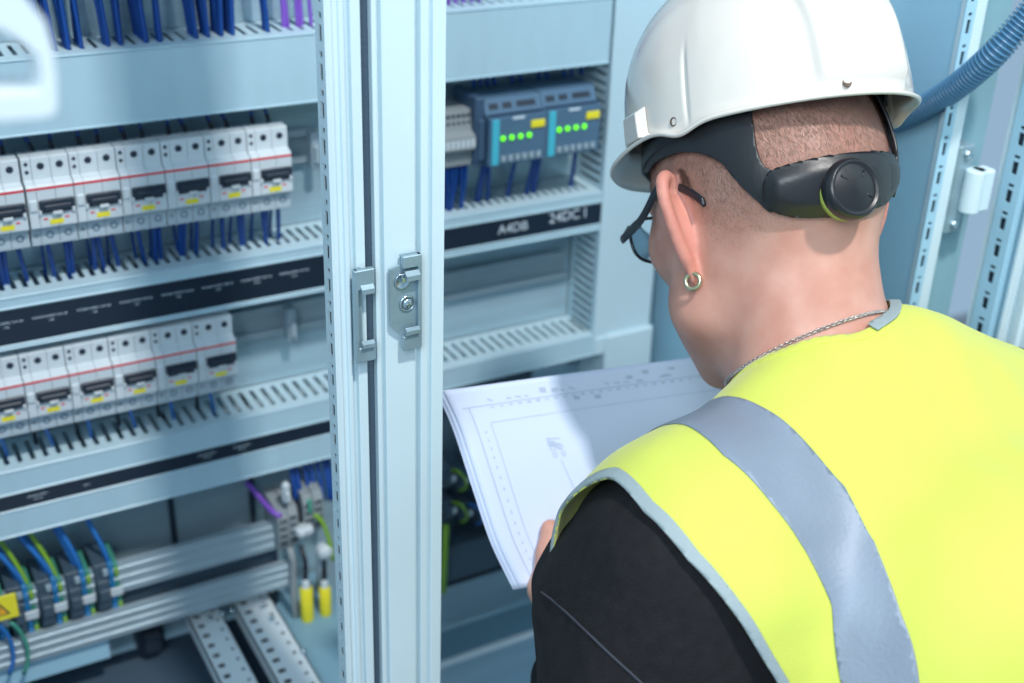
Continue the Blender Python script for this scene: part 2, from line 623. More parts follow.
# printing on the strips
for st, x0, n, zz in ((sB1, .4035, 11, 1.368),):
    for k in range(n):
        cx = x0 - .0405 * k - .0
        text_mesh('printed_legend', 'POWER SUPPLY 24V 2A', .0031, MT['print'], st, Vector((cx, YF - .0024, zz)) - dB1.location)
        text_mesh('printed_legend', '-1F%d' % (n - k), .0031, MT['print'], st, Vector((cx, YF - .0024, zz - .0045)) - dB1.location)
for cx in (.124, .297, .335):
    text_mesh('printed_legend', 'POWER SUPPLY', .0028, MT['print'], sC1, Vector((cx, YF - .0024, 1.1765)) - dC1.location)
    text_mesh('printed_legend', '24V 5A', .0028, MT['print'], sC1, Vector((cx, YF - .0024, 1.1725)) - dC1.location)
text_mesh('printed_legend', 'UPS 1', .0028, MT['print'], sC1, Vector((.172, YF - .0024, 1.1745)) - dC1.location)
for px, py, s_ in ((513, 228, 'A4DB'), (568, 216, '24DC I')):
    p = at(px, py, YF - .0024)
    text_mesh('printed_legend', s_, .0155 if s_ == 'A4DB' else .017, MT['print'], sB2, Vector(p) - dB2.location)

# vertical duct
vt = thing('vertical_wiring_duct', (.82, YP, 1.2), 'upright slotted duct with plain cover beside the controllers and behind the helmet', 'cable duct')
O = vt.location
c = MB(O)
vx0, vx1 = .781, .862
z = 1.20
th = .0016
for xx in (vx0, vx1 - th):
    c.box((xx, YP - .010, 1.19), (xx + th, YP, 2.0))
    c.box((xx, YF, 1.19), (xx + th, YF + .008, 2.0))
    zz = 1.22
    while zz < 1.99:
        c.box((xx, YF + .008, zz), (xx + th, YP - .010, zz + .0052))
        zz += .0105
c.box((vx0, YP - .002, 1.19), (vx1, YP - .0002, 2.0))
c.build('channel', MT['duct'], vt)
c = MB(O)
c.box((vx0 - .001, YF - .003, 1.212), (vx1 + .001, YF, 2.0), .001)
c.build('cover', MT['duct'], vt)
c = MB(O)
c.box((vx0 + .014, YF - .010, 1.128), (vx1 + .003, YP - .012, 1.212), .002)
c.box((vx0 + .0, YF - .006, 1.186), (vx1 + .002, YF + .01, 1.211), .002)
c.build('end_box', MT['duct'], vt)

# ------------------------------------------------------------------ DIN rails
def din_rail(x0, x1, zc, yb, label, name='mounting_rail', h=.035, d=.0075, mt='rail'):
    t = MB((x0, yb, zc))
    th = .0012
    hh = h / 2
    pts = [(yb, -hh + .006), (yb, hh - .006), (yb - d, hh - .006), (yb - d, hh), (yb - d - th, hh), (yb - d - th, hh - .006 - th), (yb - th, hh - .006 - th),
           (yb - th, -hh + .006 + th), (yb - d - th, -hh + .006 + th), (yb - d - th, -hh), (yb - d, -hh), (yb - d, -hh + .006)]
    t.prism([(y, z + zc) for y, z in pts], x0, x1, axis=0)
    o = t.build(name, MT[mt], None)
    return tag(o, label, 'rail')


din_rail(-.24, .462, 1.482, YP - .001, 'thin metal rail carrying the upper row of breakers')
din_rail(-.24, .462, 1.289, YP - .001, 'metal rail carrying the lower row of breakers, bare at its end')
din_rail(.482, .772, 1.482, YP - .001, 'metal rail behind the two grey controllers with green lights')
din_rail(.482, .772, 1.289, YP - .001, 'bare metal rail right of the centre post above the empty duct')


def end_clip(x, zc, y, label):
    m = MB((x, y, zc))
    m.box((x - .005, y - .016, zc - .02), (x + .005, y, zc + .02), .0015)
    m.box((x - .003, y - .021, zc - .012), (x + .003, y - .014, zc + .006), .001)
    return tag(m.build('rail_end_clamp', MT['mcbgrey'], None), label, 'clamp')


end_clip(.447, 1.480, YP - .01, 'pale end clamp on the rail beside the upper breaker row')
end_clip(.412, 1.287, YP - .01, 'pale end clamp on the bare rail beyond the lower breaker row')

# ------------------------------------------------------------------ circuit breakers
BW = .0417


def make_breaker():
    t = thing('circuit_breaker', (0, 0, 0), 'x', 'circuit breaker')
    H = .085
    w = BW - .0008
    secs = [(0.0002, .0082), (.0086, .0248), (.0252, w)]
    yb, yt, yn = .052, 0.0, -.009     # back, terminal face, nose (local; y=0 at duct front plane)
    m = MB()
    for a, bb in secs:
        pts = [(yb, 0.004), (.004, 0), (yt, .001), (yt, .0185), (yn + .001, .0205), (yn, .0215), (yn, .0600), (yn + .001, .0615), (yt, .0640), (yt, H - .001), (.002, H), (.018, H), (.018, H - .008), (.040, H - .008), (yb, H - .012)]
        m.prism(pts, a, bb, axis=0)
    m.build('housing', MT['mcb'], t)
    m = MB()       # grey lower terminal face and top deck
    for a, bb in secs:
        m.box((a + .0002, -.0006, .0016), (bb - .0002, .0004, .0180), .0003)
    m.build('terminal_face', MT['mcbface'], t)
    m = MB()
    for a, bb in secs:
        m.box((a + .0006, .019, H - .0085), (bb - .0006, .039, H - .0050), .0005)
    m.build('terminal_deck', MT['mcbgrey'], t)
    m = MB()
    m.box((0.0002, yn - .0004, .0574), (w, yn + .0002, .0594))
    m.build('red_stripe', MT['red'], t)
    # toggle: black bar over two poles with white rocker lugs
    m = MB()
    m.box((.0092, yn - .0025, .0350), (w - .0005, yn + .001, .0475), .0010)
    m.box((.0125, yn - .0055, .0385), (w - .004, yn - .002, .0435), .001)
    m.build('toggle', MT['black'], t)
    m = MB()
    m.box((.001, yn - .002, .038), (.0078, yn + .001, .048), .0006)
    m.box((.0082, yn - .003, .0340), (.0105, yn + .001, .0385), .0005)
    m.box((w - .0035, yn - .003, .0340), (w - .0008, yn + .001, .0385), .0005)
    m.box((.020, yn - .0045, .0335), (.0285, yn + .001, .0368), .0005)
    m.build('toggle_lug', MT['mcb'], t)
    m = MB()
    m.box((.0170, yn - .0006, .0236), (.0290, yn + .0002, .0280))
    m.build('yellow_label', MT['yellow'], t)
    m = MB()
    m.box((.0115, yn - .0004, .0284), (.0152, yn + .0002, .0298))
    m.box((.0305, yn - .0004, .0284), (.0342, yn + .0002, .0298))
    m.build('red_mark', MT['red'], t)
    for cx, cz, r in ((.0042, .0795, .0018), (.0042, .0720, .0018), (.0165, .0765, .0033), (.0330, .0765, .0033)):
        m = MB()
        m.lathe((cx, -.0004, cz), (0, -1, 0), [(r, -.002), (r, .0), (r * .8, .0003), (0, .0003)], 12)
        m.build('screw_hole', MT['black'], t)
    for cx, cz, r in ((.0042, .0110, .0015), (.0165, .0105, .0028), (.0330, .0105, .0028)):
        m = MB()
        m.lathe((cx, -.0004, cz), (0, -1, 0), [(r * 1.25, -.002), (r * 1.25, .0004), (r * .9, .0005), (r * .85, .0001), (0, .0001)], 12)
        m.build('terminal_screw', MT['plcdark'] if r > .002 else MT['black'], t)
    m = MB()
    for cx in (.0165, .0330):
        m.box((cx - .004, .024, H - .0055), (cx + .004, .034, H - .0046))
    m.build('wire_entry', MT['black'], t)
    return t


PL1 = ['rightmost end of the upper row, nearest the centre post', 'second from the right end of the upper row', 'third from the right end of the upper row',
       'fourth from the right end of the upper row', 'fifth from the right end of the upper row', 'right of the dark gap in the upper row',
       'left of the dark gap in the upper row']
PL2 = ['rightmost end of the lower row', 'second from the right end of the lower row', 'third from the right end of the lower row',
       'fourth from the right end of the lower row', 'fifth from the right end of the lower row', 'cut by the picture edge in the lower row']
proto = make_breaker()
first = True
BRK = []
for row, (xr, zb, labs) in enumerate(((.4045, 1.4375, PL1), (.3355, 1.2465, PL2))):
    for k, l in enumerate(labs):
        o = proto if first else copy_tree(proto)
        first = False
        gap = .0012 if (row == 0 and k >= 6) else 0
        o.location = (xr - BW * (k + 1) - gap, YF, zb)
        o['label'] = 'white breaker with red stripe, ' + l
        o['group'] = 'circuit breakers of the upper row' if row == 0 else 'circuit breakers of the lower row'
        BRK.append(o)


# ------------------------------------------------------------------ wires
def wire(path, r, mtl, label, group, name='wire', n=7, ferrule=None):
    P = np.array(path, float)
    m = MB(P[0])
    m.tube(P, r, n)
    o = m.build(name, MT[mtl], None, smooth=True)
    tag(o, label, 'wire', group)
    if ferrule:
        f = MB(P[0])
        f.tube(P[:2] + (P[1] - P[0]) * np.array([[0.0], [.0]]), r * 1.25, n)
        fo = f.build('ferrule', MT[ferrule], o, smooth=True)
    return o


# bundle above the top-left duct: wires hang from above the picture into the slots
G1 = 'blue wires entering the top-left duct'
slots = [-.02 + .0115 * k for k in range(40)]
dens = {}
for px, cnt, sp in ((36, 3, -1), (48, 4, -1), (60, 5, -1), (70, 4, -1), (83, 5, -.4), (109, 3, -1), (122, 3, -.2), (150, 7, -.8), (164, 2, -.2), (189, 4, -1.2), (202, 4, -.9), (216, 5, .1), (227, 6, .7), (270, 3, -.4)):
    e0_ = at(px, 54 - (px - 60) * .108 - 3, YF + .022); e0_[2] = 1.607
    k = round((e0_[0] - (XD0 + .002 - .0021)) / .0115)
    ex_ = XD0 + .002 + .0115 * k - .0021
    for q in range(cnt):
        e = np.array([ex_ + rng.uniform(-.0006, .0006), YF + .016 + .006 * q, 1.607])
        top = np.array([ex_ + sp * .034 + rng.uniform(-.02, .02), e[1] + rng.uniform(-.01, .012), 1.945])
        P = bez(e - (0, 0, .02), e + (0, 0, .022), e * .5 + top * .5 + (0, 0, .02), top, 14)
        wire(P, rng.uniform(.0020, .0027), 'bluew', 'blue wire dropping from above into a slot of the top-left duct', G1)
for px in (284, 289, 298, 302, 312):
    e = at(px, 25, YF + .028); e[2] = 1.607
    top = e + np.array([rng.uniform(-.03, .004), .01, .335])
    P = bez(e - (0, 0, .02), e + (0, 0, .03), top - (0, 0, .06), top, 12)
    wire(P, rng.uniform(.0018, .0026), 'purple', 'purple wire dropping into the right end of the top-left duct', 'purple wires entering the top-left duct')
for px in (449, 456, 464, 472, 480):
    e = at(px, 8, YF + .028); e[2] = 1.616
    top = e + np.array([rng.uniform(-.02, .004), .01, .325])
    P = bez(e - (0, 0, .02), e + (0, 0, .03), top - (0, 0, .04), top, 8)
    wire(P, .0022, 'purple', 'purple wire dropping into the duct right of the centre post', 'purple wires entering the right duct')

for o_, nrow in ((BRK[:7], 0), (BRK[7:], 1)):
    gtop = 'blue wires above the %s breakers' % ('upper', 'lower')[nrow]
    gbot = 'blue wires below the %s breakers' % ('upper', 'lower')[nrow]
    zduct_above = 1.5435 if nrow == 0 else 1.345
    zduct_below = 1.394 if nrow == 0 else 1.211
    for i, t in enumerate(o_):
        x0, y0, z0 = t.location
        for j, cx in enumerate((.0165, .0330)):
            p0 = np.array([x0 + cx, y0 + .029, z0 + .078])
            p3 = np.array([x0 + cx + rng.uniform(-.012, .003), y0 + .035, zduct_above + .006])
            P = bez(p0, p0 + (0, 0, .012), p3 - (0, 0, .01), p3, 10)
            w = wire(P, .0019, 'bluew', 'short dark blue wire looping from the duct into the top of the %s breakers' % ('upper', 'lower')[nrow], gtop)
            f = MB(P[0]); f.tube(P[:4], .0022, 7); f.build('sleeve', MT['blackw'], w, smooth=True)
            if nrow == 1 and j == 1:
                continue
            nw = 2 if (nrow == 0 and (i + j) % 2 == 0) else 1
            for q in range(nw):
                p0 = np.array([x0 + cx - .002 + .0042 * q, y0 + .010, z0 + .004])
                p3 = np.array([x0 + cx + rng.uniform(-.001, .008) + .003 * q, y0 + .030, zduct_below - .012])
                P = bez(p0, p0 - (0, .001, .014), p3 + (0, 0, .02), p3, 10)
                w = wire(P, .0023 if nrow == 0 else .0020, 'bluew' if nrow == 0 else 'lblue', 'blue wire dropping from under the %s breakers into the slotted duct' % ('upper', 'lower')[nrow], gbot)
                if nrow == 0:
                    f = MB(P[0]); f.tube(P[:2], .0028, 8); f.build('ferrule', MT['red'], w, smooth=True)
        if nrow == 0:
            for q in (0, 1):
                p0 = np.array([x0 + .012 + .02 * q, y0 + .030, z0 + .006])
                p3 = np.array([x0 + .012 + .02 * q + rng.uniform(-.004, .006), y0 + .04, zduct_below - .010])
                P = bez(p0, p0 - (0, 0, .01), p3 + (0, 0, .02), p3, 8)
                wire(P, .0016, 'bluew', 'thin blue wire behind the upper breakers running into the slotted duct', 'thin blue wires behind the upper breakers')
        else:
            p0 = np.array([x0 + .006, y0 + .030, z0 + .006]); p3 = np.array([x0 + .008, y0 + .04, zduct_below - .010])
            wire(bez(p0, p0 - (0, 0, .01), p3 + (0, 0, .01), p3, 8), .0019, 'blackw', 'black wire behind the lower breakers running into the duct', 'black wires behind the lower breakers')

# ------------------------------------------------------------------ controllers
def make_controller():
    t = thing('controller_module', (0, 0, 0), 'x', 'controller')
    W = .0765
    # profile in (y,z): lower front deep, upper terminal section slanted back
    m = MB()
    m.prism([(.05, 0), (-.012, .004), (-.014, .056), (-.004, .0580), (.004, .0735), (.05, .0735)], 0, W - .0006, axis=0)
    m.build('housing', MT['plc'], t)
    m = MB()
    m.box((.003, -.0152, .005), (.0125, -.0135, .0555), .0008)
    m.build('cyan_bar', MT['cyan'], t)
    for k in range(4):
        m = MB()
        m.lathe((.0175 + .0118 * k, -.0142, .0340), (0, -1, 0), [(.0030, 0), (.0030, .001), (.0024, .0016), (0, .0018)], 14, True)
        m.build('status_light', MT['led'], t)
    m = MB()
    m.box((.0545, -.0158, .0415), (.0735, -.0140, .0500), .0015)
    m.build('yellow_label', MT['yellow'], t)
    m = MB()
    m.box((.030, -.0146, .0535), (.046, -.0138, .0562))
    m.build('white_label', MT['print'], t)
    m = MB()
    for k in range(6):
        m.box((.016 + .0095 * k, -.0148, .0072), (.0225 + .0095 * k, -.0132, .0145), .0006)
    m.build('terminal_row', MT['mcbgrey'], t)
    m = MB()
    for k, (a, bb) in enumerate(((.006, .018), (.024, .036), (.043, .068))):
        m.prism([(-.0022, .0630), (.004, .0630), (.0070, .0685), (.0008, .0685)], a, bb, axis=0)
    m.build('terminal_slot', MT['black'], t)
    m = MB()
    for k in range(26):
        m.box((.002 + .0028 * k, -.0060 - .0045, .0566), (.0034 + .0028 * k, .002, .0588))
    m.build('vent_rib', MT['plcdark'], t)
    return t


p_l = at(489, 166, YF - .014); p_r = at(599, 148, YF - .014)
cw = (p_r[0] - p_l[0]) / 2
c1 = make_controller()
zc = p_l[2] - .0055
c1.location = (p_l[0], YF, zc)
c1.scale = (cw / .0765, 1, 1)
c2 = copy_tree(c1)
c2.location = (p_l[0] + cw, YF, zc + .001)
c1['label'] = 'blue-grey controller with four green lights, the one nearer the centre post'
c2['label'] = 'blue-grey controller with four green lights, the one next to the upright duct'
for c_ in (c1, c2):
    c_['group'] = 'controllers with green lights'
m = MB((p_l[0] - .03, YF, zc))
m.box((p_l[0] - .012, YF - .004, zc + .002), (p_l[0] - .0008, YP - .01, zc + .078), .002)
m.box((p_l[0] - .010, YF - .008, zc + .010), (p_l[0] - .002, YF, zc + .055), .001)
tag(m.build('end_module', MT['plcdark'], None), 'narrow dark module closing the left end of the controllers', 'module')

# wires above and below the controllers
for px in (474, 480, 487, 494, 512, 520, 538, 546, 563, 570, 580):
    e = at(px, 95, YF + .03); e[2] = zc + .080
    top = np.array([e[0] + rng.uniform(-.006, .006), YF + .036, 1.556])
    wire(bez(e, e + (0, 0, .012), top - (0, 0, .012), top, 6), .0024, 'bluew', 'dark blue wire between the controllers and the duct above them', 'blue wires above the controllers')
for px, n in ((483, 3), (515, 1), (534, 3), (575, 1)):
    for q in range(n):
        e = at(px + 3 * q, 160, YF + .01); e[2] = zc + .004
        bt = np.array([e[0] + rng.uniform(.002, .012), YF + .032, 1.385])
        w = wire(bez(e, e - (0, 0, .015), bt + (0, 0, .02), bt, 8), .0025, 'bluew', 'blue wire dropping from under the controllers into the slotted duct', 'blue wires below the controllers')
        f = MB(e); f.tube([e + np.array([0, 0, .002]), e - np.array([0, 0, .004])], .0031, 8); f.build('ferrule', MT['red'], w, smooth=True)

# grey terminal blocks left of controllers
tb0 = at(443, 165, YF + .005); tb1 = at(470, 105, YF + .005)
def make_terminal():
    t = thing('terminal_block', (0, 0, 0), 'x', 'terminal block')
    m = MB()
    m.prism([(.05, 0), (.0, 0), (-.002, .018), (-.010, .020), (-.010, .034), (.0, .038), (.004, .060), (.05, .060)], 0, .0058, axis=0)
    m.build('body', MT['tgrey'], t)
    m = MB()
    m.box((.0006, -.0108, .0225), (.0052, -.0098, .0315))
    m.build('marker', MT['white'], t)
    m = MB()
    for z in (.006, .013, .045, .053):
        m.box((.0016, -.0008 if z < .02 else .0005, z), (.0042, .003, z + .003))
    m.build('clamp_hole', MT['black'], t)
    return t
tp = make_terminal()
nT = 7
for k in range(nT):
    o = tp if k == 0 else copy_tree(tp)
    o.location = (tb1[0] - .006 * (k + 1) + .002, YF + .004, tb0[2] - .003)
    o['label'] = 'slim grey terminal block in the short stack beside the controllers'
    o['group'] = 'grey terminal blocks beside the controllers'
    for q in range(3):
        e = np.array(o.location) + (.003, .006 + .004 * q, .004)
        bt = np.array([e[0] + rng.uniform(-.002, .007), YF + .02 + .012 * q, 1.386])
        wire(bez(e, e - (0, .004, .02), bt + (0, -.002, .02), bt, 8), .0018, 'bluew', 'blue wire from the grey terminal blocks down into the duct', 'blue wires below the grey terminal blocks', n=6)
# ------------------------------------------------------------------ lower zone, left of the post
def slab_rail(x0, x1, za, zb_, y, d, label):
    m = MB((x0, y, za))
    h = zb_ - za
    pts = [(y, za), (y, zb_), (y + d, zb_), (y + d, zb_ - .002), (y + .002, zb_ - .002), (y + .002, za + .002), (y + d, za + .002), (y + d, za)]
    m.prism(pts, x0, x1, axis=0)
    for f in (.18, .5, .82):
        m.box((x0 + .0005, y - .0015, za + h * f - .0018), (x1 - .0005, y + .001, za + h * f + .0018), .0006)
    return tag(m.build('support_rail', MT['rail'], None), label, 'rail')


slab_rail(-.24, .372, 1.028, 1.066, .402, .007, 'upper broad silver rail low in the left bay, behind the relays')
slab_rail(-.24, .378, .979, 1.013, .392, .007, 'lower broad silver rail low in the left bay, in front of the relays')
m = MB((.1, .41, 1.02)); m.box((-.24, .412, .975), (.372, .416, 1.026))  # dark sheet added for the shade in the opening between the rails
tag(m.build('shadow_gap_plate', MT['gasket'], None), 'dark plate put in for the shade in the gap between the broad silver rails', 'plate')


def make_relay():
    t = thing('relay_socket', (0, 0, 0), 'x', 'relay')
    m = MB()
    m.box((.0, .0, 0), (.0135, .045, .060), .001)
    m.box((.001, -.008, .016), (.0125, .001, .046), .001)
    m.box((.002, -.012, .026), (.0115, -.007, .038), .001)
    m.build('relay_body', MT['relay'], t)
    m = MB()
    m.box((.014, .002, 0), (.0195, .045, .058), .0008)
    for z in (.006, .016, .044):
        m.box((.0145, -.001, z), (.019, .003, z + .006), .0005)
    m.build('blue_terminal', MT['tblue'], t)
    m = MB()
    m.box((.0198, .003, .0), (.0245, .045, .056), .0008)
    m.build('green_terminal', MT['tgreen'], t)
    m = MB()
    m.box((.0202, .0005, .008), (.0240, .004, .0125), .0005)
    m.build('yellow_mark', MT['gy'], t)
    m = MB()
    m.box((.0202, .0005, .043), (.0240, .004, .051), .0005)
    m.build('yellow_mark', MT['gy'], t)
    m = MB()
    m.box((.0125, -.0055, .0245), (.0255, -.003, .0335), .0008)
    m.build('white_label', MT['white'], t)
    m = MB()
    m.box((.0085, -.004, .0005), (.0135, .001, .008), .0005)
    m.build('clamp', MT['mcbgrey'], t)
    m = MB()
    m.box((.0085, -.004, .0485), (.0135, .001, .055), .0005)
    m.build('clamp', MT['mcbgrey'], t)
    return t


rp_ = make_relay()
RL = []
pr = at(124, 607, .400)
for k in range(6):
    o = rp_ if k == 0 else copy_tree(rp_)
    o.location = (pr[0] - .0265 - .0290 * k, .398, pr[2] - .006)
    o.scale = (1.06, 1, 1.16)
    o['label'] = 'dark relay with blue and green terminal column, ' + ['rightmost of the row', 'second from the right in the row', 'third from the right in the row', 'fourth from the right, beside the warning sign', 'fifth from the right, behind the warning sign', 'sixth from the right at the picture edge'][k]
    o['group'] = 'relays on the broad silver rails'
    RL.append(o)
for k, o in enumerate(RL[:5]):
    L_ = np.array(o.location)
    for q in range(3 if k in (1, 2, 3) else 1):
        p0 = L_ + (.0175 - .0022 * q, .010 + .003 * q, .064)
        p3 = p0 + (-.034 + .006 * q if k > 1 else -.020, .018, .085)
        wire(bez(p0, p0 + (-.001, -.004, .025), p3 + (.002, -.004, -.03), p3, 12), .0026, 'lblue', 'light blue wire rising from the relays to under the duct', 'light blue wires above the relays')
    if k in (2, 3):
        p0 = L_ + (.0222, .010, .054)
        p3 = p0 + (-.024, .018, .085)
        w_ = wire(bez(p0, p0 + (0, -.004, .03), p3 + (.006, -.004, -.03), p3, 12), .0024, 'gy', 'green-yellow earth wire rising above the %s relay from the right' % ('third' if k == 2 else 'fourth'), None)
        del_ = 'group'
        if del_ in w_:
            del w_[del_]
# wires under the warning sign
for dx, mt_, lab in ((-.006, 'lblue', 'light blue wire looping down under the yellow warning sign'), (.004, 'tgreen', 'green wire hanging under the yellow warning sign')):
    p0 = at(4 + dx * 1500, 622, .385)
    p3 = p0 + (.004, 0, -.07)
    wire(bez(p0, p0 + (.014, 0, -.02), p3 + (.012, 0, .02), p3, 12), .0022, mt_, lab, None)
# warning sign
q = [at(-26, 606, .378), at(15, 593, .378), at(20, 616, .378), at(-20, 630, .378)]
c_ = sum(q) / 4
sg = thing('warning_sign', tuple(c_), 'yellow warning sign with black-edged orange triangle beside the relays', 'sign')
m = MB(c_)
wq = np.linalg.norm(q[1] - q[0]); hq = np.linalg.norm(q[1] - q[2])
x1 = (q[1][0] + q[2][0]) / 2; z1 = q[1][2]; z0 = q[2][2]
m.box((x1 - wq, .378, z0), (x1, .3795, z1), .0007)
m.build('plate', MT['yellow'], sg)
cx = x1 - .0185; cz = (z0 + z1) / 2 - .001; r_ = .0125
def tri(s):
    return [(cx + s * math.cos(a), cz - .001 + s * math.sin(a)) for a in (PI / 2, PI / 2 + 2 * PI / 3, PI / 2 + 4 * PI / 3)]
m = MB(c_); m.prism(tri(r_), .3776, .3781, axis=1); tb_ = m.build('triangle_border', MT['black'], sg)
m = MB(c_); m.prism(tri(r_ * .74), .3772, .3778, axis=1); m.build('triangle', MT['orange'], tb_)
m = MB(c_); m.prism([(cx - .0008, cz + .004), (cx + .0016, cz + .004), (cx + .0004, cz + .0008), (cx + .0016, cz + .0008), (cx - .0008, cz - .005), (cx, cz - .0006), (cx - .0016, cz - .0006)], .3768, .3774, axis=1)
m.build('bolt_symbol', MT['black'], tb_)

# slotted bar at the bottom left
p0 = at(0, 668, .400)
m = MB(p0)
m.box((-.24, .400, p0[2] - .03), (.172, .440, p0[2] + .022), .001)
bar = m.build('support_bar', MT['panel'], None)
tag(bar, 'blue-grey horizontal bar with dark slots below the relays', 'bar')
for k in range(10):
    m = MB(p0)
    x = .155 - .022 * k
    m.box((x - .005, .3993, p0[2] + .004), (x + .005, .4003, p0[2] + .008))
    m.build('slot', MT['hole'], bar)

# perforated mounting angles running from the back to the front
def perf_plate(ex, label, rows):
    z = .955
    (ax, ay), (bx, by) = ex
    a, b_ = atz(ax, ay, z), atz(bx, by, z)
    x0, x1 = a[0], b_[0]
    yb, yf = .430, .235
    t = thing('perforated_bracket', (x0, yf, z), label, 'bracket')
    m = MB((x0, yf, z))
    # sheet with real holes: strips and webs
    W = x1 - x0
    cols = [(.16, .34, 'big')] if rows == 1 else [(.14, .34, 'big')]
    c0, c1 = x0 + W * .16, x0 + W * .36
    d0, d1 = x0 + W * .74, x0 + W * .84
    m.box((x0, yf, z - .0015), (c0, yb, z)); m.box((c1, yf, z - .0015), (d0, yb, z)); m.box((d1, yf, z - .0015), (x1, yb, z))
    y = yf
    while y < yb:
        m.box((c0, y, z - .0015), (c1, min(yb, y + .0115), z))
        m.box((d0, y + .002, z - .0015), (d1, min(yb, y + .0155), z))
        y += .0185
    m.box((x0, yf, z - .018), (x0 + .0015, yb, z)); m.box((x1 - .0015, yf, z - .018), (x1, yb, z))
    m.build('plate', MT['bracket'], t)
    m = MB((x0, yf, z))
    m.box((x0 + .002, yf, z - .010), (x1 - .002, yb, z - .008))
    m.build('underside', MT['hole'], t)  # near-black sheet below, so the holes look shaded
    return t


perf_plate(((191.5, 625), (230, 629)), 'pale perforated bracket bottom left, the left one of the pair', 1)
perf_plate(((238, 612), (284, 620)), 'pale perforated bracket bottom left, the right one beside the post', 2)
# turquoise-grey side tray right of the brackets
a = atz(285, 640, .945)
m = MB((a[0], .3, .94))
m.box((a[0] - .004, .20, .930), (a[0] + .09, .455, .938), .001)
tag(m.build('bottom_tray', MT['tray'], None), 'blue-grey tray beside the perforated brackets at the post foot', 'tray')
m = MB((.12, .3, .93))
m.box((-.24, .20, .900), (a[0] - .004, .455, .904))
tag(m.build('bottom_cover', MT['gasket'], None), 'dark floor plate beneath the perforated brackets and slotted bar', 'plate')
# little clear screws
for px, py in ((210, 618), (222, 612), (232, 610), (263, 606), (272, 618), (303, 650)):
    p = atz(px, py, .958)
    m = MB(p); m.lathe(p - (0, 0, .004), (0, 0, 1), [(.0035, 0), (.0035, .004), (.002, .006), (0, .0062)], 12, True)
    tag(m.build('bolt', MT['screw'], None, smooth=True), 'small shiny bolt at the head of the perforated brackets', 'bolt', 'bolts around the perforated brackets')
# dark contactor body behind the rail
for px, py, w_, lab in ((152, 640, .03, 'black block under the silver rails left of the perforated brackets'), (268, 598, .028, 'black block under the silver rails above the right perforated bracket')):
    p = at(px, py, .43)
    m = MB(p)
    m.box(p - (w_ / 2, .0, .02), p + (w_ / 2, .03, .022), .003)
    m.box(p - (w_ * .35, .012, .010), p + (w_ * .3, .0, .014), .002)
    tag(m.build('connector_block', MT['black'], None), lab, 'connector')

# beige terminal blocks at the post
def big_terminal():
    t = thing('feed_terminal', (0, 0, 0), 'x', 'terminal block')
    m = MB(); m.prism([(.04, 0), (-.006, .004), (-.010, .020), (-.010, .045), (-.004, .056), (.04, .060)], 0, .0115, axis=0)
    m.build('body', MT['tgrey'], t)
    m = MB()
    for z in (.012, .022, .032, .042):
        for x in (.0022, .0065):
            m.box((x, -.0108, z), (x + .0028, -.0085, z + .0042))
    m.build('clamp_hole', MT['black'], t)
    return t


fp = big_terminal()
pz = at(278, 552, .392)
for k in range(4):
    o = fp if k == 0 else copy_tree(fp)
    o.location = (pz[0] + .0122 * k + (.006 if k > 1 else 0), .395, pz[2] + .002 * k + (.008 if k > 1 else 0))
    o['label'] = 'beige terminal block low beside the centre post, ' + ['first from the left, under the purple wire', 'second from the left', 'third from the left', 'nearest the post'][k]
    o['group'] = 'beige terminal blocks at the post'
p0 = at(281, 516, .388); p3 = at(246, 482, .44)
wire(bez(p0, p0 + (-.012, 0, .006), p3 + (.01, -.01, -.012), p3, 12), .0035, 'purple', 'thick purple wire reaching down to the beige terminal blocks', None)
for px in (293, 298, 307, 313, 320, 327, 331):
    p0 = at(px + 3, 500, .40); p3 = at(px - 4, 455, .42)
    wire(bez(p0, p0 + (0, 0, .015), p3 - (0, 0, .01), p3, 8), .0030, 'bluew', 'blue wire between the lowest duct and the beige terminal blocks', 'blue wires above the beige terminal blocks')
for px, py, mt_, lab in ((309, 508, 'tgreen', 'green terminal clip above the white connector'),):
    p = at(px, py, .388); m = MB(p); m.box(p - (.003, .004, .006), p + (.003, .02, .012), .001); m.box(p - (.002, .006, .003), p + (.002, -.002, .006), .0006)
    tag(m.build('terminal_clip', MT[mt_], None), lab, 'clip')
p = at(306, 533, .375); m = MB(p); m.box(p - (.010, 0, .005), p + (.010, .015, .005), .002); m.box(p - (.008, .003, .003), p + (-.002, 0, .003), .0008)
tag(m.build('plug_connector', MT['white'], None), 'white plug connector below the beige terminal blocks', 'connector')
p0 = at(314, 515, .38); p3 = at(333, 560, .37)
wire(bez(p0, p0 + (.012, -.004, -.004), p3 + (-.002, 0, .02), p3, 12), .0025, 'gy', 'green-yellow wire curving from the beige terminals toward the post', None)
for px, w_, lab in ((306, .0075, 'yellow cable gland tag with white top left of the pair'), (324, .0070, 'yellow cable gland tag half hidden by the centre post')):
    a = at(px, 586, .375); c2_ = at(px + 2, 628 if px < 310 else 618, .375)
    t = thing('cable_tag', tuple(c2_), lab, 'cable tag')
    m = MB(c2_); m.lathe(c2_, (0, 0, 1), [(0, 0), (w_ * .8, 0), (w_, .002), (w_, a[2] - c2_[2] - .002), (w_ * .8, a[2] - c2_[2])], 14, True); m.build('sleeve', MT['yellow'], t, smooth=True)
    m = MB(c2_); m.lathe((c2_[0], c2_[1], a[2]), (0, 0, 1), [(w_ * .75, -.002), (w_ * .6, .006), (w_ * .35, .010), (0, .010)], 12, True); m.build('cap', MT['white'], t, smooth=True)
    wire([(c2_[0], c2_[1], a[2] + .008), (c2_[0] + .002, c2_[1] + .004, a[2] + .03), (c2_[0] + .000, c2_[1] + .01, a[2] + .05)], .003, 'blackw', 'dark cable rising from the ' + ('left' if px < 310 else 'half hidden') + ' yellow tag', None, name='cable')
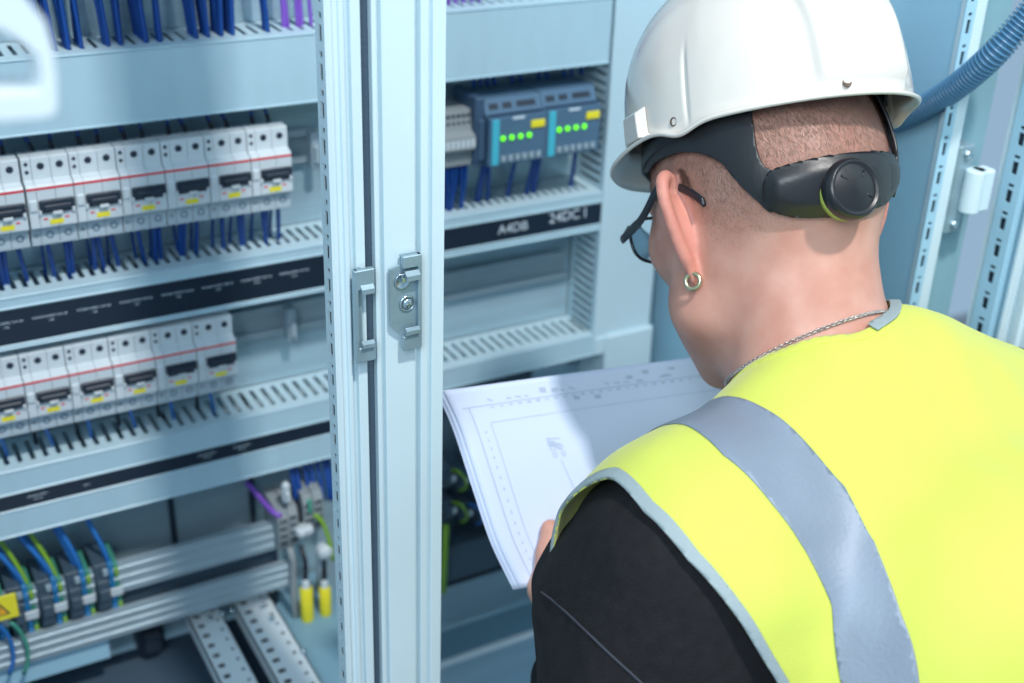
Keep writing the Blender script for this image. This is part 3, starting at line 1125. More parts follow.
p0 = at(290, 548, .385); p3 = at(297, 640, .385)
wire([p0 + (0, 0, .0), p0 + (.003, 0, -.02), (p0 + p3) / 2, p3], .0042, 'tgrey', 'grey cable hanging straight down from the beige terminal blocks', None, name='cable')
p0 = at(288, 495, .385); p3 = at(286, 470, .39)
m = MB(p0); m.box(p0 - (.005, 0, .012), p0 + (.004, .01, .014), .003); m.box(p0 - (.003, .004, .008), p0 + (.002, 0, .004), .001)
tag(m.build('cable_clip', MT['white'], None), 'white clip beside the end of the purple wire', 'clip')
p = at(326, 553, .37); m = MB(p); m.lathe(p, (0, -1, 0), [(.009, -.01), (.009, 0), (.007, .003), (0, .004)], 16, True)
tag(m.build('round_plug', MT['white'], None, smooth=True), 'round pale plug at the post above the yellow tags', 'plug')
p0 = at(318, 548, .38); p3 = at(318, 590, .385)
wire([p0, (p0 + p3) / 2 + (.003, 0, 0), p3], .004, 'mcbgrey', 'grey-brown cable between the white plug and the half hidden yellow tag', None, name='cable')
p0 = at(150, 470, .44)

# ------------------------------------------------------------------ lower zone, right of the post
def lowbox(name, pa, pb, y0, y1, mtl, label, cat, b=.001):
    a, c = at(*pa, y0), at(*pb, y0)
    m = MB(a)
    m.box((a[0], y0, min(a[2], c[2])), (c[0], y1, max(a[2], c[2])), b)
    return tag(m.build(name, MT[mtl], None), label, cat)


a = at(446, 548, .40); c = at(446, 584, .40)
m = MB(a); m.box((.50, .40, c[2]), (.884, .455, a[2]), .002); m.box((.50, .397, a[2] - .004), (.884, .402, a[2]), .001)
tag(m.build('low_cable_duct', MT['relay'], None), 'dark grey horizontal duct behind the lower edge of the drawing', 'cable duct')
m = MB(a); m.box((.50, .4015, c[2] - .007), (.884, .455, c[2] - .0005)); m.box((.5, .3995, c[2] - .0055), (.884, .403, c[2] - .002))  # black strip added as the darkness of the gap below the duct
tag(m.build('gap_strip', MT['black'], None), 'black strip put in for the dark gap under the dark grey duct', 'strip')
zd = at(446, 662, .40)[2]
m = MB((.7, .4, zd)); m.box((.482, .402, zd - .003), (.884, .458, zd), .001)
shelf_ = tag(m.build('base_shelf', MT['tray'], None), 'pale-edged shelf low in the right bay beside the black sleeve', 'shelf')
m = MB((.7, .4, zd)); m.box((.482, .396, zd - .005), (.884, .402, zd + .004), .001); m.build('shelf_lip', MT['bracket'], shelf_)
# clutter of small devices behind the paper's left edge
for k, (px, py) in enumerate(((449, 478), (463, 480), (478, 482), (450, 510), (466, 512), (482, 516), (496, 520))):
    p = at(px, py, .40)
    t = thing('small_relay', tuple(p), 'dark small relay in the cluster behind the left edge of the drawing', 'relay', 'small relays behind the drawing')
    m = MB(p); m.box(p - (.007, 0, .014), p + (.006, .05, .014), .001); m.box(p - (.005, .006, .006), p + (.003, .001, .008), .001); m.build('relay_body', MT['relay'], t)
    m = MB(p); m.box(p + (.001, -.008, -.002), p + (.006, -.004, .006), .0006); m.build('white_label', MT['white'], t)
    p0 = p + (.002, -.002, .012); p3 = p + (.014, .0, -.022)
    wire(bez(p0, p0 + (.006, -.02, .012), p3 + (.010, -.02, .01), p3, 12), .0017, ('gy', 'lblue', 'blackw')[k % 3], ('green-yellow', 'light blue', 'black')[k % 3] + ' wire looping over the small relays behind the drawing', 'loops of wire over the small relays, ' + ('green-yellow', 'light blue', 'black')[k % 3])
p0 = at(446, 525, .385); p3 = at(443, 592, .385)
wire([p0, (p0 + p3) / 2, p3], .004, 'gy', 'thick green-yellow wire hanging right beside the centre post', None)
m = MB((.53, .4, 1.05)); c = at(446, 548, .40)
m.box((.50, .44, c[2] + .0005), (.72, .4605, 1.17)); tag(m.build('device_backplate', MT['relay'], None), 'dark backing plate behind the cluster of small relays', 'plate')

# ------------------------------------------------------------------ corrugated conduit
cps = np.array([at(1075, -40, -.075), at(1024, 20, -.055), at(992, 56, -.04), at(960, 84, -.01), at(925, 107, .03), at(893, 121, .07), at(860, 128, .12), at(810, 128, .22), at(760, 110, .35), at(740, 60, .44)])
def catmull(P, n):
    P = np.vstack([2 * P[0] - P[1], P, 2 * P[-1] - P[-2]])
    out = []
    for i in range(1, len(P) - 2):
        t = np.linspace(0, 1, n, endpoint=False)[:, None]
        out.append(.5 * ((2 * P[i]) + (-P[i - 1] + P[i + 1]) * t + (2 * P[i - 1] - 5 * P[i] + 4 * P[i + 1] - P[i + 2]) * t ** 2 + (-P[i - 1] + 3 * P[i] - 3 * P[i + 1] + P[i + 2]) * t ** 3))
    out.append(P[-2][None])
    return np.vstack(out)


path = catmull(cps, 60)
d = np.r_[0, np.cumsum(np.linalg.norm(np.diff(path, axis=0), axis=1))]
n = int(d[-1] / .0005)
s_ = np.linspace(0, d[-1], n)
path = np.c_[[np.interp(s_, d, path[:, k]) for k in range(3)]].T
ph = (s_ % .0040) / .0040
rr = .0100 + .0016 * np.clip(np.sin(ph * 2 * PI) * 2.2, -1, 1)
m = MB(path[0]); m.tube(path, rr, 22)
tag(m.build('corrugated_conduit', MT['conduit'], None, smooth=True), 'blue corrugated conduit curving behind the helmet across the right frame', 'conduit')

# ------------------------------------------------------------------ left door with its stay bracket
dr = MB(CO)
dr.box((-.338, -.60, ZB), (-.330, -.004, ZT), .001)
d2 = dr.build('door', MT['frame'], cab)
yy = -.30
O1 = [(-150, -26), (8, -16), (30, 2), (46, 22), (54, 48), (58, 80), (59, 108), (54, 118), (40, 120), (0, 123), (-150, 130)]
I1 = [(-150, 100), (0, 94), (20, 92), (39, 92), (42, 80), (38, 58), (26, 47), (10, 36), (0, 30), (-150, 26)]
m = MB(CO)
def zx(p, y): q_ = at(p[0], p[1], y); return (q_[0], q_[2])
ring = [zx(p, yy) for p in O1] + [zx(p, yy) for p in I1]
m.prism(ring, yy, yy + .022, axis=1)
a = zx((-150, -26), yy); c = zx((-150, 130), yy)
m.box((-.332, yy + .004, c[1] + .002), (a[0] + .004, yy + .018, a[1] - .002), .002)
o = m.build('door_stay', MT['stay'], d2, bevel=.003)
o['label'] = 'white door stay bracket with an oval opening'

# ------------------------------------------------------------------ paper drawing
def lerp(a, b, t): return a + (b - a) * t
LE = [(0, at(441, 391, .070)), (.18, at(454, 420, .060)), (.45, at(469, 470, .038)), (.72, at(492, 541, .008)), (1, at(518, 589, -.014))]
TRp = at(735, 352, .045)
TLp = LE[0][1]
LT = np.array([t for t, _ in LE]); LP = np.array([p for _, p in LE])
Wv = TRp - TLp
Nn = np.cross(Wv, LP[-1] - TLp); Nn /= np.linalg.norm(Nn)
if Nn[2] < 0: Nn = -Nn


def paper_pt(u, v, off=0.0, du=0.0, dv=0.0):
    v_ = min(1, max(0, v))
    L_ = np.array([np.interp(v_, LT, LP[:, k]) for k in range(3)])
    # smooth the polyline with a soft cubic weight
    p = L_ + Wv * (u + du) * (1.0 - .04 * v)
    p = p + Nn * (off - .012 * math.sin(PI * min(1, u)) * (1 - v * .5) + .006 * math.sin(PI * v))
    p = p + (LP[-1] - LP[-2]) * dv
    return p


from math import sin
spl = None
def smooth_left():
    global LT, LP
    tt = np.linspace(0, 1, 41)
    Q = np.array([[np.interp(t, LT, LP[:, k]) for k in range(3)] for t in tt])
    for _ in range(14):
        Q[1:-1] = Q[1:-1] * .5 + (Q[:-2] + Q[2:]) * .25
    LT, LP = tt, Q


smooth_left()
pap = thing('technical_drawing', tuple(TLp), 'white technical drawing sheets held open in front of the man, half in shade', 'paper')
for k, (off, du, v0, dv) in enumerate(((.0, .008, 0.0, 0), (-.0016, -.004, 0.0, .02), (-.003, -.012, .02, .05))):
    nu, nv = 40, 30
    vs, fs = [], []
    for j in range(nv + 1):
        for i in range(nu + 1):
            u, v = i / nu, v0 + (1 - v0) * j / nv
            # the left top corner of the lower sheets curls
            vs.append(tuple(paper_pt(u, v, off, du, dv * v) - TLp))
    for j in range(nv):
        for i in range(nu):
            a = j * (nu + 1) + i
            fs.append((a, a + 1, a + nu + 2, a + nu + 1))
    me = bpy.data.meshes.new('sheet'); me.from_pydata(vs, [], fs)
    o = link('sheet', me, MT['paper'], pap, True)
    md = o.modifiers.new('thick', 'SOLIDIFY'); md.thickness = .0004; md.offset = 0
# printed lines on the top sheet
pm = MB(TLp)


def pline(uv0, uv1, w=.0006, n=14):
    pts = [(lerp(uv0[0], uv1[0], t), lerp(uv0[1], uv1[1], t)) for t in np.linspace(0, 1, n)]
    d_ = np.array([uv1[0] - uv0[0], uv1[1] - uv0[1]]); d_ = d_ / np.linalg.norm(d_)
    # widths in uv: u unit is |Wv|, v unit ~ .2
    nu_, nv_ = -d_[1] * w / .33, d_[0] * w / .21
    vs, fs = [], []
    for (u, v) in pts:
        vs.append(paper_pt(u + nu_, v + nv_, .0005, .008)); vs.append(paper_pt(u - nu_, v - nv_, .0005, .008))
    for i in range(n - 1):
        fs.append((2 * i, 2 * i + 1, 2 * i + 3, 2 * i + 2))
    pm.add(vs, fs)


pline((.03, .12), (.98, .12)); pline((.05, .12), (.05, .95))
pline((.10, .22), (.95, .22), .0004); pline((.10, .22), (.10, .90), .0004)
for k in range(26):      # tick marks / table text along the top border
    u = .12 + .031 * k
    pline((u, .135), (u + .012, .135), .0006 + .0008 * rng.random(), 2)
    if rng.random() < .6:
        pline((u, .10 - .02 * rng.random()), (u + .01 + .01 * rng.random(), .10), .0010, 2)
for k in range(14):
    v = .26 + .045 * k
    pline((.075, v), (.075, v + .012), .0008, 2)
for u, v in ((.30, .075), (.34, .08), (.40, .15), (.47, .16), (.60, .07), (.63, .10), (.66, .05), (.72, .09), (.75, .05)):
    pline((u, v), (u + .022, v + .004), .0024 * (.5 + rng.random()), 3)
# machine symbol
def pcirc(u, v, r, w=.0005):
    q_ = [(u + r / .33 * math.cos(a), v + r / .21 * math.sin(a)) for a in np.linspace(0, 2 * PI, 15)]
    for i in range(14):
        pline(q_[i], q_[i + 1], w, 2)


pcirc(.275, .40, .0030); pcirc(.30, .40, .0030); pcirc(.275, .435, .0022); pcirc(.305, .435, .0022)
for k in range(5):
    pline((.262, .35 + .009 * k), (.262 + .05 * (.4 + .6 * rng.random()), .36 + .012 * k), .0006, 3)
pline((.29, .46), (.33, .80), .0004, 8); pline((.13, .80), (.40, .80), .0004, 8); pline((.32, .72), (.42, .74), .0008, 4)
pline((.15, .795), (.19, .795), .0014, 2)
po = pm.build('printed_lines', MT['ink'], pap)
# ------------------------------------------------------------------ implicit surfaces
def V(*a): return np.array(a, float)


def nrm(v): return v / np.linalg.norm(v)


def smin(a, b, k):
    h = np.clip(.5 + .5 * (b - a) / k, 0, 1)
    return b + (a - b) * h - k * h * (1 - h)


def smax(a, b, k): return -smin(-a, -b, k)


def sd_sphere(p, c, r): return np.linalg.norm(p - c, axis=1) - r


def sd_ell(p, c, B, r):
    """ellipsoid; B rows are the axes"""
    q = (p - c) @ np.asarray(B).T
    r = np.asarray(r, float)
    k0 = np.linalg.norm(q / r, axis=1)
    k1 = np.linalg.norm(q / (r * r), axis=1)
    return k0 * (k0 - 1) / np.maximum(k1, 1e-9)


def sd_cap(p, a, b, ra, rb=None):
    rb = ra if rb is None else rb
    ba = b - a
    t = np.clip(((p - a) @ ba) / (ba @ ba), 0, 1)
    return np.linalg.norm(p - a - t[:, None] * ba, axis=1) - (ra + (rb - ra) * t)


def sd_box(p, c, B, h, r):
    q = np.abs((p - c) @ np.asarray(B).T) - (np.asarray(h) - r)
    return np.linalg.norm(np.maximum(q, 0), axis=1) + np.minimum(q.max(1), 0) - r


def surface(sdf, lo, hi, h, blk=6):
    """sparse surface nets -> verts, quads"""
    lo = np.array(lo, float); hi = np.array(hi, float)
    nb = np.ceil((hi - lo) / (h * blk)).astype(int)
    n = nb * blk
    c = [lo[k] + h * blk * (np.arange(nb[k]) + .5) for k in range(3)]
    G = np.stack(np.meshgrid(*c, indexing='ij'), -1).reshape(-1, 3)
    dc = np.concatenate([sdf(g_) for g_ in np.array_split(G, max(1, len(G) // 200000))]).reshape(nb)
    near = np.abs(dc) < h * blk * 1.25 + .006
    F = np.repeat(np.repeat(np.repeat(np.where(dc < 0, -1., 1.).astype(np.float32), blk, 0), blk, 1), blk, 2)
    Mk = np.repeat(np.repeat(np.repeat(near, blk, 0), blk, 1), blk, 2)
    I = np.argwhere(Mk)
    P = lo + h * I
    out = np.empty(len(P), np.float32)
    st = 250000
    for a in range(0, len(P), st):
        out[a:a + st] = sdf(P[a:a + st])
    F[Mk] = out
    ins = F < 0
    S = ins[:-1, :-1, :-1].astype(np.int8)
    cnt = np.zeros(S.shape, np.int8)
    for dx in (0, 1):
        for dy in (0, 1):
            for dz in (0, 1):
                cnt += ins[dx:n[0] - 1 + dx, dy:n[1] - 1 + dy, dz:n[2] - 1 + dz]
    act = (cnt > 0) & (cnt < 8)
    A = np.argwhere(act)
    idx = -np.ones(act.shape, np.int64)
    idx[tuple(A.T)] = np.arange(len(A))
    acc = np.zeros((len(A), 3)); w = np.zeros(len(A))
    for ax in range(3):
        o1, o2 = [k for k in range(3) if k != ax]
        for a in (0, 1):
            for b in (0, 1):
                q = A.copy(); q[:, o1] += a; q[:, o2] += b
                r = q.copy(); r[:, ax] += 1
                f0 = F[tuple(q.T)]; f1 = F[tuple(r.T)]
                m_ = (f0 < 0) != (f1 < 0)
                t = np.where(m_, f0 / np.where(m_, f0 - f1, 1), 0)
                pt = q.astype(float); pt[:, ax] += t
                acc[m_] += pt[m_]; w[m_] += 1
    verts = lo + h * acc / np.maximum(w, 1)[:, None]
    faces = []
    for ax in range(3):
        o1, o2 = (ax + 1) % 3, (ax + 2) % 3
        sl0 = [slice(None)] * 3; sl1 = [slice(None)] * 3
        sl0[ax] = slice(0, -1); sl1[ax] = slice(1, None)
        a_, b_ = ins[tuple(sl0)], ins[tuple(sl1)]
        E_ = np.argwhere(a_ != b_)
        ok = (E_[:, o1] > 0) & (E_[:, o2] > 0) & (E_[:, o1] < n[o1] - 1) & (E_[:, o2] < n[o2] - 1)
        E_ = E_[ok]
        fl_ = a_[tuple(E_.T)]
        q = []
        for d1, d2 in ((-1, -1), (0, -1), (0, 0), (-1, 0)):
            r = E_.copy(); r[:, o1] += d1; r[:, o2] += d2
            q.append(idx[tuple(r.T)])
        Q = np.stack(q, 1)
        Q[~fl_] = Q[~fl_][:, ::-1]
        faces.append(Q)
    Fq = np.vstack(faces)
    return verts, Fq[(Fq >= 0).all(1)]


def smooth_mesh(v, f, it=2, lam=.5):
    for _ in range(it):
        acc = np.zeros_like(v); c = np.zeros(len(v))
        for k in range(f.shape[1]):
            j = (k + 1) % f.shape[1]
            np.add.at(acc, f[:, k], v[f[:, j]]); np.add.at(c, f[:, k], 1)
            np.add.at(acc, f[:, j], v[f[:, k]]); np.add.at(c, f[:, j], 1)
        v = v * (1 - lam) + lam * acc / np.maximum(c, 1)[:, None]
    return v


def clip_mesh(v, f, g):
    """keep g > 0 of a quad/tri mesh"""
    if f.shape[1] == 4:
        f = np.vstack([f[:, [0, 1, 2]], f[:, [0, 2, 3]]])
    g = np.where(np.abs(g) < 1e-9, 1e-9, g)
    s = g > 0
    k = s[f].sum(1)
    keep = f[k == 3]
    new_v = []; cache = {}
    base = len(v)

    def cut(i, j):
        key = (i, j) if i < j else (j, i)
        if key not in cache:
            t = g[i] / (g[i] - g[j])
            cache[key] = base + len(new_v)
            new_v.append(v[i] + (v[j] - v[i]) * t)
        return cache[key]

    out = []
    for t in f[(k == 1) | (k == 2)]:
        p = s[t]
        poly = []
        for a in range(3):
            i, j = t[a], t[(a + 1) % 3]
            if p[a]: poly.append(i)
            if p[a] != p[(a + 1) % 3]: poly.append(cut(i, j))
        for a in range(1, len(poly) - 1):
            out.append((poly[0], poly[a], poly[a + 1]))
    v2 = np.vstack([v, np.array(new_v)]) if new_v else v
    f2 = np.vstack([keep, np.array(out, int).reshape(-1, 3)])
    u, inv = np.unique(f2, return_inverse=True)
    return v2[u], inv.reshape(f2.shape)


def mesh_obj(name, v, f, m, parent, origin, smooth=True, solid=0, offset=1):
    me = bpy.data.meshes.new(name)
    me.from_pydata((v - origin).tolist(), [], f.tolist())
    o = link(name, me, m, parent, smooth)
    if solid:
        md = o.modifiers.new('thick', 'SOLIDIFY'); md.thickness = solid; md.offset = offset
    return o


def grad(sdf, P, e=.0008):
    out = np.empty_like(P)
    for k in range(3):
        d_ = np.zeros(3); d_[k] = e
        out[:, k] = sdf(P + d_) - sdf(P - d_)
    return out / (np.linalg.norm(out, axis=1)[:, None] + 1e-12)


def hit(px, py, sdf, t0=.4, t1=1.6):
    r = nrm(ray(px, py)); t = t0
    for _ in range(160):
        d_ = float(sdf((CAM + r * t)[None])[0])
        if d_ < 2e-4: return CAM + r * t
        t += d_ * .7
        if t > t1: return None
    return CAM + r * t


# ------------------------------------------------------------------ the man
MX = .640                     # his middle plane
S = V(.620, -.044, 1.579)     # centre of the skull
U = nrm(V(.07, .60, .80)); F0 = V(.07, .80, -.60)
F_ = nrm(F0 - U * (F0 @ U)); R_ = np.cross(F_, U)
HB = np.array([R_, F_, U])


def H(r, f, u): return S + r * R_ + f * F_ + u * U


NECKB = V(.606, -.150, 1.455)


def n3(p, s, seed=0):
    """cheap smooth pseudo-noise"""
    q = p * s + seed * 7.31
    return (np.sin(q[:, 0] * 1.7 + 1.3 * np.sin(q[:, 1] * 1.1 + seed)) + np.sin(q[:, 1] * 1.9 + 1.2 * np.sin(q[:, 2] * 1.3)) + np.sin(q[:, 2] * 1.6 + 1.4 * np.sin(q[:, 0] * .9 + 2))) / 3


def head_sdf(p):
    d = sd_ell(p, H(0, -.012, .018), HB, (.0765, .096, .094))
    d = smin(d, sd_ell(p, H(0, -.045, -.012), HB, (.066, .062, .062)), .03)            # occiput
    d = smin(d, sd_ell(p, H(0, .026, -.046), HB, (.071, .063, .086)), .03)            # face block
    for s in (-1, 1):
        d = smin(d, sd_cap(p, H(s * .058, .018, -.088), H(s * .022, .070, -.126), .027, .021), .024)   # jaw
        d = smin(d, sd_sphere(p, H(s * .046, .060, -.032), .020), .022)                # cheekbone
        d = smin(d, sd_cap(p, H(s * .012, .090, .012), H(s * .042, .076, .010), .011), .012)   # brow
        d = smin(d, sd_sphere(p, H(s * .010, .098, -.048), .0085), .008)
        d = smax(d, -sd_sphere(p, H(s * .032, .101, -.008), .014), .010)
        d = smin(d, sd_sphere(p, H(s * .032, .082, -.008), .0125), .004)
    d = smin(d, sd_cap(p, H(0, .088, -.002), H(0, .101, -.042), .0065, .0100), .008)   # nose
    d = smin(d, sd_cap(p, H(-.018, .088, -.072), H(.018, .088, -.072), .0065), .006)   # lips
    d = smin(d, sd_cap(p, H(-.014, .086, -.082), H(.014, .086, -.082), .0070), .005)
    d = smin(d, sd_sphere(p, H(0, .078, -.118), .018), .014)
    return d


def neck_sdf(p):
    a = H(0, -.032, -.045)
    d = sd_cap(p, a, NECKB, .056, .060)
    # muscles down both sides and the jaw-to-neck web
    for s in (-1, 1):
        d = smin(d, sd_cap(p, H(s * .045, -.012, -.055), V(MX + s * .030, -.115, 1.415), .022, .020), .025)
    return d


EAR = {}
for s in (-1, 1):
    e0 = H(s * .0725, -.006, -.031)
    up = nrm(U + F_ * -.12 + R_ * s * .10)
    out = nrm(R_ * s * .80 - F_ * .62)          # ear plane direction (from root to outer rim)
    out = nrm(out - up * (out @ up))
    nn = np.cross(out, up)
    EAR[s] = (e0, up, out, nn)


def ear_pt(s, a, b, c=0.0):
    e0, up, out, nn = EAR[s]
    return e0 + out * a + up * b + nn * c


def ear_sdf(p, s):
    e0, up, out, nn = EAR[s]
    q = p - e0
    x, y, z = q @ out, q @ up, q @ nn
    d = np.full(len(p), 9.0)
    rim = [(.000, .026), (.006, .034), (.014, .0375), (.0215, .034), (.0250, .024), (.0245, .010), (.0215, -.004), (.0175, -.016), (.0130, -.025)]
    rim = [tuple(q_) for q_ in catmull(np.array([(a_, b_ * 1.06) for a_, b_ in rim]), 3)]
    pts = [ear_pt(s, a * 1.15, b, 0) for a, b in rim]
    for i in range(len(pts) - 1):
        d = smin(d, sd_cap(p, pts[i], pts[i + 1], .0037), .004)
    d = smin(d, sd_ell(p, ear_pt(s, .010, -.031), [out, up, nn], (.0075, .0115, .0040)), .004)      # lobe
    sheet = sd_ell(p, ear_pt(s, .012, .005), [out, up, nn], (.0165, .030, .0030))
    d = smin(d, sheet, .003)
    # concha bulge joining the head (seen from behind)
    d = smin(d, sd_ell(p, ear_pt(s, .005, .000, 0), [out, up, nn], (.0120, .022, .0100)), .006)
    return d


# arms / hands
SHL, SHR = V(.455, -.215, 1.383), V(.818, -.225, 1.368)
ELL, ELR = V(.350, -.262, 1.115), V(.865, -.235, 1.120)
_q = CAM + ray(545, 560) * .02
def paper_hit(px, py):
    r = ray(px, py); nrm_ = np.cross(Wv, LP[-1] - TLp)
    return CAM + r * (((TLp - CAM) @ nrm_) / (r @ nrm_))


PN = Nn if (Nn @ (CAM - TLp)) > 0 else -Nn            # paper normal toward the camera side
TH1 = paper_hit(546, 528) + PN * .0085                # thumb tip
TH2 = paper_hit(543, 553) + PN * .011
TH3 = paper_hit(541, 588) + PN * .006
WRL = paper_hit(578, 648) + PN * -.010
PALM = paper_hit(578, 588) + PN * -.022
EDGE_DIR = nrm(Wv); DOWN_DIR = nrm(LP[-1] - TLp)
hand_caps = [(TH1, TH2, .0085, .0095), (TH2, TH3, .0095, .0125), (TH3, lerp(TH3, WRL, .7), .0130, .0170)]
fing = []
for k, L_ in enumerate((.066, .074, .070, .056)):
    base = PALM + EDGE_DIR * .008 + DOWN_DIR * (-.030 + .018 * k)
    d1 = nrm(EDGE_DIR * .72 - DOWN_DIR * .65 - PN * .05)
    m1 = base + d1 * L_ * .5
    m2 = m1 + nrm(d1 + PN * .28) * L_ * .30
    m3 = m2 + nrm(d1 + PN * .55) * L_ * .22
    fing.append((base, m1, m2, m3, (.0092, .0095, .009, .0078)[k]))
# forefinger tip that shows beside the sleeve
ft = paper_hit(567, 506) + PN * .007


def hand_sdf(p, mirror=False):
    if mirror:
        p = p.copy(); p[:, 0] = 2 * (MX + .02) - p[:, 0]
    d = np.full(len(p), 9.0)
    for a, b_, ra, rb in hand_caps:
        d = smin(d, sd_cap(p, a, b_, ra, rb), .008)
    d = smin(d, sd_ell(p, PALM, [EDGE_DIR, DOWN_DIR, PN], (.030, .044, .014)), .014)
    d = smin(d, sd_cap(p, PALM + DOWN_DIR * .02, WRL, .024, .023), .015)
    for base, m1, m2, m3, r in fing:
        f = smin(smin(sd_cap(p, base, m1, r, r * .95), sd_cap(p, m1, m2, r * .95, r * .85), .004), sd_cap(p, m2, m3, r * .85, r * .75), .004)
        d = smin(d, f, .004)
    f = smin(sd_cap(p, PALM + EDGE_DIR * .01 - DOWN_DIR * .03, ft - DOWN_DIR * -.012 - PN * .012, .009, .008), sd_cap(p, ft - DOWN_DIR * -.012 - PN * .012, ft, .0078, .0068), .006)
    d = np.minimum(d, f) if False else smin(d, f, .003)
    return d


def mir(q): return V(2 * (MX + .02) - q[0], q[1], q[2])


WRR = mir(WRL)
TB = np.array([[1, 0, 0], [0, math.cos(.42), math.sin(.42)], [0, -math.sin(.42), math.cos(.42)]])      # torso axes: x, forward, up; leaning forward


def torso_sdf(p, g=0.0):
    d = sd_ell(p, V(MX, -.275, 1.245), TB, (.178 + g, .118 + g, .235 + g))
    d = smin(d, sd_ell(p, V(MX, -.385, 1.02), TB, (.160 + g, .115 + g, .17 + g)), .08)
    d = smin(d, sd_cap(p, SHL + (.03, .00, -.02), SHR + (-.03, .0, -.02), .070 + g), .06)
    d = smin(d, sd_cap(p, V(MX + .018, -.188, 1.453), V(MX + .050, -.200, 1.424), .042 + g, .046 + g), .03)
    for s_, sh in ((-1, SHL), (1, SHR)):
        d = smin(d, sd_cap(p, V(MX - .018 + s_ * .035, -.182, 1.456 - .006 * (s_ > 0)), sh + V(0, 0, .0), .047 + g, .062 + g), .045)
    d = smin(d, sd_ell(p, V(MX, -.245, 1.385), TB, (.115 + g, .080 + g, .075 + g)), .06)
    return d


def body_sdf(p):
    d = smin(head_sdf(p), neck_sdf(p), .022)
    d = smin(d, torso_sdf(p, -.014), .04)
    for s in (-1, 1):
        d = smin(d, ear_sdf(p, s), .0035)
    for sh, el, wr in ((SHL, ELL, WRL), (SHR, ELR, WRR)):
        d = smin(d, sd_cap(p, sh, el, .048, .038), .03)
        d = smin(d, sd_cap(p, el, wr, .038, .025), .02)
    d = smin(d, hand_sdf(p), .012)
    d = smin(d, hand_sdf(p, True), .012)
    return d


def head_area(p):
    d = smin(head_sdf(p), neck_sdf(p), .022)
    return d


person = thing('person', (MX, -.40, 0), 'man with cropped hair in yellow vest over black sleeves, reading a drawing', 'person')
PO = V(MX, -.40, 0)
v, f = surface(body_sdf, (.36, -.56, .90), (.94, .11, 1.72), .0026)
print('body', len(v))
v = smooth_mesh(v, f, 2, .5)
body = mesh_obj('body', v, f, None, person, PO)
# buzz-cut coverage stored per point: shaved hair colours the scalp
q = (v - S) @ HB.T
cover_ = lambda q: (1 / (1 + np.exp(-((q[:, 2] + .048 - .30 * np.clip(q[:, 1], -1, .02) * 0 + .55 * np.clip(q[:, 1] + .03, 0, 1)*0 ) / .009)))) * (1 / (1 + np.exp((q[:, 1] - .052) / .006)))
cv = cover_(q)
# around the ear the hairline rises
for s in (-1, 1):
    e = np.linalg.norm((v - H(s * .076, .006, -.026)) * 1.0, axis=1)
    cv *= 1 / (1 + np.exp(-(e - .036) / .004))
jaw = (1 / (1 + np.exp((q[:, 2] + .060) / .012))) * (1 / (1 + np.exp(-(q[:, 1] - .012) / .012))) * (q[:, 2] > -.17)
at_ = body.data.attributes.new('hair', 'FLOAT', 'POINT'); at_.data.foreach_set('value', cv.astype(np.float32))
at2 = body.data.attributes.new('beard', 'FLOAT', 'POINT'); at2.data.foreach_set('value', np.clip(jaw, 0, 1).astype(np.float32))
earm = np.zeros(len(v))
for s in (-1, 1):
    earm = np.maximum(earm, 1 / (1 + np.exp((ear_sdf(v, s) - .003) / .001)))
at3 = body.data.attributes.new('ear', 'FLOAT', 'POINT'); at3.data.foreach_set('value', earm.astype(np.float32))


